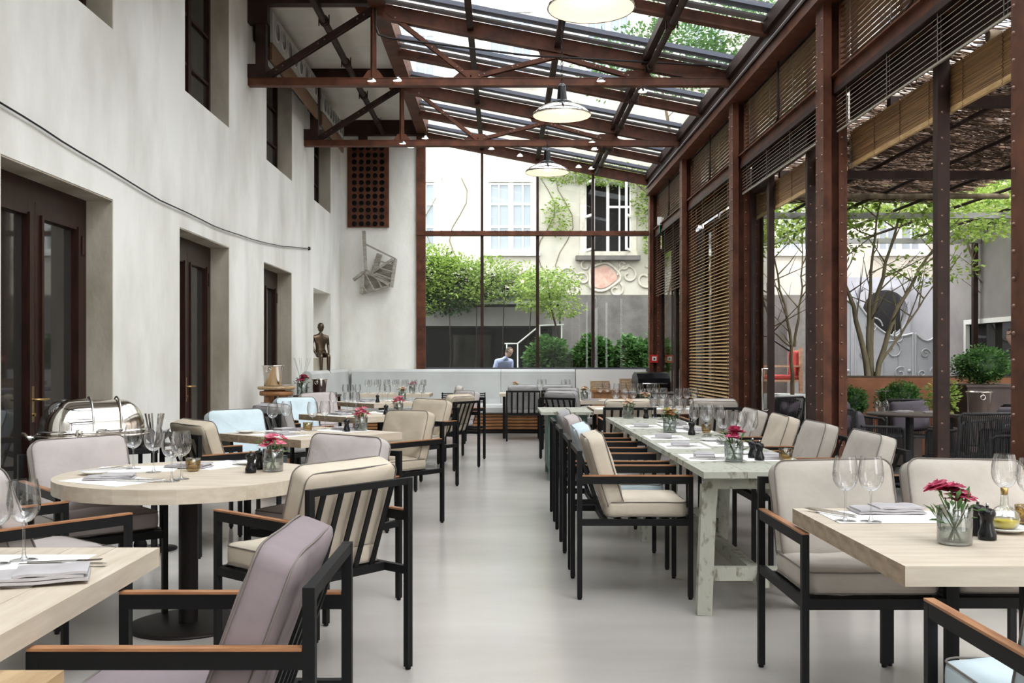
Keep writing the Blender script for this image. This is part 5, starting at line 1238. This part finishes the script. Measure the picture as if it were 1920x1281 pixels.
t = thing('side_wall', 'pale rendered wall with a dark arched passage behind the gate', 'wall')
mb = MB(); wall_with_holes(mb, 'x', 18.6, 18.85, 5.85, 12, 0, 2.85, [(6.75, 7.6, 0, 2.6)]); part('wall_face', mb, 'gate_lilac', t); pm = MB(); holed_plate(pm, 1, 1, .90, .43, .02, .02, .10); part('round_opening', pm, 'gate_lilac', t, (7.175, 18.48, 1.70)); part('dark_passage', MB().box(6.6, 7.8, 19.3, 19.35, 0, 2.85), 'dark_wall', t)
t = thing('rough_wall', 'rough grey rendered wall at the back of the terrace', 'wall'); part('wall_face', MB().box(4.2, 5.6, 19.4, 19.6, 0, 2.55), 'facade_grey', t)
def gate(lb, x0, x1, y, hl, hr, flip):
    t = thing('scroll_gate', lb, 'gate', (0, y, 0), 0, 'lilac sheet metal gate leaves'); n = 16; poly = [(x0, -.02)]; 
    poly.append((x1, -.02))
    for k in range(n+1):
        s = 1-k/n; x = x0+(x1-x0)*s; z = hl+(hr-hl)*s+.28*math.sin(s*PI)*(-1)
        poly.append((x, z))
    part('sheet', MB().prism(poly, 0, .015), 'gate_lilac', t)
    mb = MB(); mb.tube([(x, -.01, z) for x, z in poly[2:]], .02, 6); mb.tube([(x0, -.01, .1), (x0, -.01, hl)], .02, 6); mb.tube([(x1, -.01, .1), (x1, -.01, hr)], .02, 6); part('edge_bar', mb, 'gate_scroll', t)
    w_ = x1-x0
    for (c, r0, r1, tn, a0, dr) in (((x0+w_*.3, hl*.80), .17*w_, .02, 1.3, 0, 1), ((x0+w_*.65, hl*.62), .2*w_, .03, 1.3, PI, -1), ((x0+w_*.35, hl*.42), .2*w_, .03, 1.3, 0, -1), ((x0+w_*.6, hl*.22), .2*w_, .03, 1.3, PI, 1), ((x0+w_*.75, hl*.72), .12*w_, .02, 1.2, 2, 1), ((x0+w_*.2, hl*.60), .12*w_, .02, 1.2, 4, -1), ((x0+w_*.78, hl*.45), .12*w_, .02, 1.2, 1, 1), ((x0+w_*.2, hl*.28), .12*w_, .02, 1.2, 0, -1)):
        part('scroll', MB().tube([(a, -.02, c2) for a, b, c2 in spiral(c, r0, r1, tn, a0, dr)], .012, 5), 'gate_scroll', t)
    for q in (.25, .5, .75):
        part('rod', MB().tube([(x0+w_*q, -.015, .15), (x0+w_*q, -.015, hl*.6)], .008, 5), 'gate_scroll', t)
    part('latch', MB().lathe([(0, .03), (.03, .02), (.035, 0)], 12, (x1-.06, -.01, 1.1), Matrix.Rotation(PI/2, 4, 'X')), 'gate_scroll', t)
gate('left leaf of the lilac metal gate with scrollwork', 6.15, 7.15, 17.2, 2.35, 1.75, 0); gate('right leaf of the lilac metal gate with scrollwork', 7.20, 7.75, 17.2, 1.75, 2.1, 1)
gate('tall narrow lilac gate leaf left of the maple', 5.3, 6.08, 17.2, 2.3, 2.4, 1)
# pergola with reed mats
t = thing('reed_pergola', 'steel pergola covered with dark reed mats over the terrace', 'pergola')
rnd = random.Random(5); mb = MB()
for k in range(13000):
    x = rnd.uniform(3.25, 5.85); y = rnd.uniform(3.2, 13.4); a = rnd.gauss(.25, .28); L = rnd.uniform(.2, .5); dx, dy = math.cos(a)*L/2, math.sin(a)*L/2; z = 3.44+rnd.uniform(-.02, .03); w_ = rnd.uniform(.004, .009)
    nx_, ny_ = -math.sin(a)*w_, math.cos(a)*w_; z2 = z+rnd.uniform(-.02, .02)
    mb.add([(x-dx-nx_, y-dy-ny_, z), (x-dx+nx_, y-dy+ny_, z), (x-dx, y-dy, z+w_), (x+dx-nx_, y+dy-ny_, z2), (x+dx+nx_, y+dy+ny_, z2), (x+dx, y+dy, z2+w_)], [(0, 3, 4, 1), (1, 4, 5, 2), (2, 5, 3, 0)])
part('reed_mat', mb, 'reed', t, kind='stuff')
for X in (3.3, 4.0, 4.7, 5.4, 6.1, 6.9): part('rod', MB().tube([(X, 3, 3.38), (X, 16.6, 3.34)], .022, 8), 'rust_dark', t)
for Y in (4.6, 7.6, 10.6, 13.6, 16.5): part('beam', MB().box(2.975, 7.98, Y-.04, Y+.04, 3.24, 3.32), 'strip_grey' if Y > 13 else 'rust_dark', t)
for Y in (7.6, 13.6): part('cross_tube', MB().tube([(3.0, Y-1.5, 3.30), (6.2, Y-1.5, 3.30)], .035, 10), 'bark', t)
for X, Y in ((7.9, 4.6), (7.9, 16.5)): part('post', MB().box(X-.04, X+.04, Y-.04, Y+.04, 0, 3.3), 'rust_dark', t)
# vines on the pergola
t = thing('pergola_vine', 'pale green vine leaves spreading over the right of the pergola', 'plant', (0, 0, 0))
part('foliage', leaf_cloud([(7.0, 12.5, 3.75, 1.2, 2.4, .22), (6.4, 15.0, 3.65, 1.4, 1.2, .22), (7.4, 14.5, 3.35, .5, 1.2, .25)], 4500, .09, 41), 'leaf_light', t, kind='stuff')
part('stem', MB().tube([(7.85, 14, 0), (7.8, 14, 2), (7.5, 13.5, 3.5), (6.6, 12.5, 3.7)], .025, 6), 'bark', t)
# bushes and planters
bush('round box bush on the dark brown plinth at the right', 5.83, 12.0, 1.0, .32, .22, 'leaf_bush', 6500, .035, 51)
t = thing('dark_plinth', 'dark brown block planter under the round box bush', 'planter', (5.85, 12.0, 0)); part('block', MB().box(-.36, .37, -.35, .35, 0, .97), 'planter_brown', t); part('rim', MB().box(-.38, .39, -.37, .37, .97, 1.0), 'planter_brown', t)
bush('round box bush before the rusty planter, larger of two', 4.95, 12.3, .60, .27, .20, 'leaf_bush', 5500, .035, 52)
bush('round box bush before the rusty planter, smaller one at left', 4.35, 12.3, .58, .20, .18, 'leaf_bush', 3500, .035, 53)
for x, y, lb in ((4.95, 12.3, 'dark square pot under the larger box bush'), (4.35, 12.3, 'dark square pot under the smaller box bush')):
    t = thing('square_pot', lb, 'pot', (x, y, 0), 0, 'square pots under the box bushes'); part('pot', MB().box(-.2, .2, -.2, .2, 0, .60), 'planter_brown', t)
t = thing('potted_plant', 'small wispy plant in a wicker pot beside the terrace door post', 'plant', (4.87, 10.9, .0)); part('pot', MB().lathe([(0, .55), (.08, .55), (.10, .72), (.09, .72), (0, .70)], 16), 'stool_wood', t); part('stand', MB().box(-.12, .12, -.12, .12, 0, .55), 'planter_brown', t)
part('foliage', leaf_cloud([(0, 0, .9, .18, .18, .18)], 500, .05, 61), 'leaf_light', t, kind='stuff')
# rattan chairs
def rattan(lb, x, y, ang, cush=True):
    t = thing('rattan_armchair', lb, 'chair', (x, y, 0), math.radians(ang-90), 'dark rattan chairs on the terrace')
    for sx in (-1, 1):
        part('leg', cm('rleg', lambda: MB().tube([(0, 0, 0), (0, 0, .62)], .013, 8), 'rattan'), None, t, (sx*.27, .27, 0)); part('leg', cm('rleg2', lambda: MB().tube([(0, 0, 0), (0, -.04, .80)], .013, 8), 'rattan'), None, t, (sx*.27, -.27, 0))
        part('arm', cm('rarm', lambda: MB().tube([(0, .27, .50), (0, .26, .60), (0, .22, .63), (0, -.25, .65)], .014, 8), 'rattan'), None, t, (sx*.27, 0, 0))
        mb = lambda: (lambda m: [m.bar((0, -.24+k*.022, .40), (0, -.24+k*.022, .63), .006, .006) for k in range(22)] and m)(MB())
        part('side_weave', cm('rweave', mb, 'rattan'), None, t, (sx*.27, 0, 0), kind='stuff')
    part('seat', cm('rseat', lambda: (lambda m: [m.bar((-.27, -.26+k*.022, .40), (.27, -.26+k*.022, .40), .018, .012) for k in range(25)] and m)(MB()), 'rattan'), None, t, kind='stuff')
    part('back_weave', cm('rback', lambda: (lambda m: [m.bar((-.26+k*.02, -.27, .40), (-.26+k*.02, -.31, .80), .008, .008) for k in range(27)] and m.tube([(-.27, -.27, .42), (-.27, -.31, .78), (-.24, -.315, .81), (.24, -.315, .81), (.27, -.31, .78), (.27, -.27, .42)], .014, 8))(MB()), 'rattan'), None, t, kind='stuff')
    if cush:
        c = part('back_cushion', cm('gcush', lambda: cushion_mb(.42, .36, .06, .05, 5, .02), 'fabric_garden'), None, t, (0, -.2, .62)); c.rotation_euler = (math.radians(102), .08, 0)
rattan('dark rattan armchair with plum cushion left behind the terrace round table', 3.95, 11.2, 300); rattan('dark rattan armchair with plum cushion by the near column', 3.62, 9.9, 20); rattan('dark rattan armchair seen from behind before the terrace round table', 4.35, 9.2, 95, False)
rattan('dark rattan armchair with plum cushion right of the mid door post', 4.62, 8.7, 150); rattan('dark rattan armchair at the right picture edge on the terrace', 4.72, 8.0, 100, False); rattan('dark rattan armchair behind the ice bucket', 5.2, 10.3, 200)
rattan('dark rattan armchair with striped cushion seen through the far door', 3.55, 13.0, 120); rattan('dark rattan armchair behind the terrace round table', 4.8, 11.6, 250)
t = thing('terrace_table', 'dark round terrace table with upturned glasses and napkins', 'table', (4.25, 10.3, 0)); part('top', MB().lathe([(0, .715), (.42, .715), (.43, .72), (.43, .735), (.42, .74), (0, .74)], 40), 'planter_brown', t); part('column', MB().tube([(0, 0, 0), (0, 0, .72)], .04, 12), 'rattan', t); part('base_disc', MB().lathe([(0, 0), (.25, 0), (.25, .01), (0, .02)], 28), 'rattan', t)
for i, (x, y) in enumerate(((3.98, 10.45), (4.08, 10.5))):
    g = wineglass(['left upturned wine glass on the terrace table', 'right upturned wine glass on the terrace table'][i], x, y, .965, 1, 1, 'upturned glasses on the terrace table'); g.rotation_euler = (PI, 0, 0)
napkin('rolled napkin on the terrace table, left one', 4.22, 10.4, .1, .74, .9); napkin('rolled napkin on the terrace table, right one', 4.50, 10.3, -.1, .74, .9)
t = thing('terrace_side_table', 'dark terrace table under the ice bucket', 'table', (4.55, 9.35, 0)); part('top', MB().box(-.25, .3, -.2, .2, .74, .77), 'planter_brown', t)
for sx in (-.22, .27):
    for sy in (-.17, .17): part('leg', MB().box(sx-.015, sx+.015, sy-.015, sy+.015, 0, .74), 'rattan', t)
bucket('silver ice bucket on the terrace at the right', 4.52, 9.35, .77, 1.05)
# wooden garden armchairs with red cushions on raised deck, clothed table
t = thing('raised_deck', 'low rusty raised deck at the back of the terrace', 'deck', (4.9, 18.3, 0)); part('deck_top', MB().box(-.9, .9, -.7, .9, .50, .56), 'garden_wood', t); part('side_panel', MB().box(-.9, .9, -.7, -.66, 0, .50), 'rust_orange', t)
def garden_chair(lb, x, y, ang):
    t = thing('garden_armchair', lb, 'chair', (x, y, .56), math.radians(ang-90), 'wooden garden chairs with red cushions')
    for sx in (-1, 1):
        for sy in (-1, 1): part('leg', MB().box(sx*.28-.03, sx*.28+.03, sy*.27-.03, sy*.27+.03, 0, .62 if sy > 0 else .95), 'garden_wood', t)
        part('arm', MB().box(sx*.28-.04, sx*.28+.04, -.27, .33, .60, .63), 'garden_wood', t)
    for z in (.36, .55, .85): part('rail', MB().box(-.28, .28, -.29, -.26, z, z+.06), 'garden_wood', t)
    part('seat', MB().box(-.28, .28, -.27, .30, .33, .37), 'garden_wood', t)
    part('seat_cushion', cushion_mb(.5, .5, .05), 'red_cushion', t, (0, 0, .41)); c = part('back_cushion', cushion_mb(.48, .45, .05), 'red_cushion', t, (0, -.22, .66)); c.rotation_euler = (PI/2, 0, 0)
garden_chair('left wooden garden armchair with red cushions on the raised deck', 4.45, 18.6, 300); garden_chair('right wooden garden armchair with red cushions on the raised deck', 5.15, 18.2, 180)
t = thing('clothed_table', 'small garden table under a white cloth behind the far door', 'table', (4.75, 15.9, 0)); part('top', MB().box(-.38, .38, -.38, .38, .70, .735), 'garden_wood', t)
for sx in (-1, 1):
    for sy in (-1, 1): part('leg', MB().box(sx*.3-.02, sx*.3+.02, sy*.3-.02, sy*.3+.02, 0, .7), 'garden_wood', t)
mb = MB(); ol = rr(.84, .84, .04); n = len(ol); vs = [(x, y, .742) for x, y in ol]+[(x*1.03, y*1.03, .735) for x, y in ol]+[(x*(1.08+.03*math.sin(i*1.7)), y*(1.08+.03*math.sin(i*1.7)), .36) for i, (x, y) in enumerate(ol)]
mb.add(vs, [tuple(range(n))]+[(i, (i+1) % n, n+(i+1) % n, n+i) for i in range(n)]+[(n+i, n+(i+1) % n, 2*n+(i+1) % n, 2*n+i) for i in range(n)], True)
link('tablecloth', mb.mesh('tablecloth', 'white_cloth'), None, (4.75, 15.9, 0), label='white cloth over the small garden table', category='tablecloth')
t = thing('stair_rail', 'thin black handrail by the wooden garden chairs', 'handrail'); part('rail', MB().tube([(4.9, 19.0, 1.75), (5.1, 19.0, 1.75), (5.7, 19.0, 1.35)], .02, 8), 'gloss_black', t); part('post', MB().tube([(4.92, 19.0, .5), (4.92, 19.0, 1.75)], .015, 8), 'gloss_black', t)

# ------------------------------------------------------------------ people
def person(lb, x, y, z, ang, shirt, trousers='trousers', bend=.6, lean=0.):
    t = thing('person', lb, 'person', (x, y, z), math.radians(ang-90))
    sb, cb = math.sin(bend), math.cos(bend)
    def T(u, v, side=0): return (side, v*sb+u*cb*0+u*(-1)*0, .92+v*cb)          # v up the spine
    def S2(side, v, f=0): return (side, v*sb+f*cb, .92+v*cb-f*sb)
    J = [((0, 0, .92), (.15, .11)), (S2(0, .22), (.13, .10)), (S2(0, .42), (.16, .11)), (S2(0, .52), (.07, .06)), (S2(0, .60), .05), (S2(-.18, .46), .06), (S2(.18, .46), .06),
         (S2(-.21, .22, .12), .045), (S2(.21, .22, .12), .045), (S2(-.16, .12, .34), .034), (S2(.16, .12, .34), .034),
         ((-.09, 0, .86), .09), ((.09, 0, .86), .09), ((-.10, .03, .48), .06), ((.10, .05, .48), .06), ((-.10, -.02, .09), .042), ((.10, 0, .09), .042), ((-.10, .10, .035), .035), ((.10, .12, .035), .035)]
    E = [(0, 1), (1, 2), (2, 3), (3, 4), (2, 5), (2, 6), (5, 7), (6, 8), (7, 9), (8, 10), (0, 11), (0, 12), (11, 13), (12, 14), (13, 15), (14, 16), (15, 17), (16, 18)]
    o = skinned('body', J, E, shirt, t); 
    lgJ = [((0, 0, .90), (.155, .115)), ((-.09, 0, .84), .098), ((.09, 0, .84), .098), ((-.10, .03, .48), .07), ((.10, .05, .48), .07), ((-.10, -.02, .10), .052), ((.10, 0, .10), .052)]
    skinned('trousers', lgJ, [(0, 1), (0, 2), (1, 3), (2, 4), (3, 5), (4, 6)], trousers, t)
    hc = Vector(S2(0, .74, .02)); R = Matrix.Rotation(-bend*.9, 4, 'X')
    part('head', MB().lathe([(0, -.12), (.03, -.115), (.055, -.09), (.07, -.04), (.076, .02), (.068, .07), (.04, .105), (0, .118)], 18, hc, R).lathe([(0, .025), (.008, .012), (.014, 0)], 8, hc+R.to_3x3() @ Vector((0, .07, -.015)), R @ Matrix.Rotation(-PI/2, 4, 'X')), 'skin', t)
    part('hair', MB().lathe([(.081, .01), (.079, .06), (.06, .10), (.03, .122), (0, .126)], 18, hc+Vector((0, -.012, 0)), R), 'hair', t)
    for s in (-1, 1):
        h0 = Vector(S2(s*.16, .12, .34)); d = Vector((0, sb*.0+cb, -sb)).normalized()
        hd = [(tuple(h0), (.026, .02)), (tuple(h0+d*.08), (.036, .016))]; ed_ = [(0, 1)]
        for k in range(4): hd.append((tuple(h0+d*(.13)+Vector(((k-1.5)*.02, 0, 0))), .009)); hd.append((tuple(h0+d*(.155+.008*(1-abs(k-1.5)))+Vector(((k-1.5)*.022, 0, -.015))), .007)); ed_ += [(1, 2+2*k), (2+2*k, 3+2*k)]
        hd.append((tuple(h0+d*.05+Vector((-s*.04, 0, -.01))), .010)); hd.append((tuple(h0+d*.085+Vector((-s*.052, 0, -.018))), .008)); ed_ += [(0, 10), (10, 11)]
        skinned('hand', hd, ed_, 'skin', t, 1)
    return t
person('person in a light blue shirt bending forward behind the end window', -.12, 21.2, 0.0, 300, 'shirt_blue', 'shirt_blue', .75)
person('dark haired person in black leaning over a terrace table at the right edge', 4.48, 7.55, 0.0, 180, 'shirt_dark', 'trousers', .75)
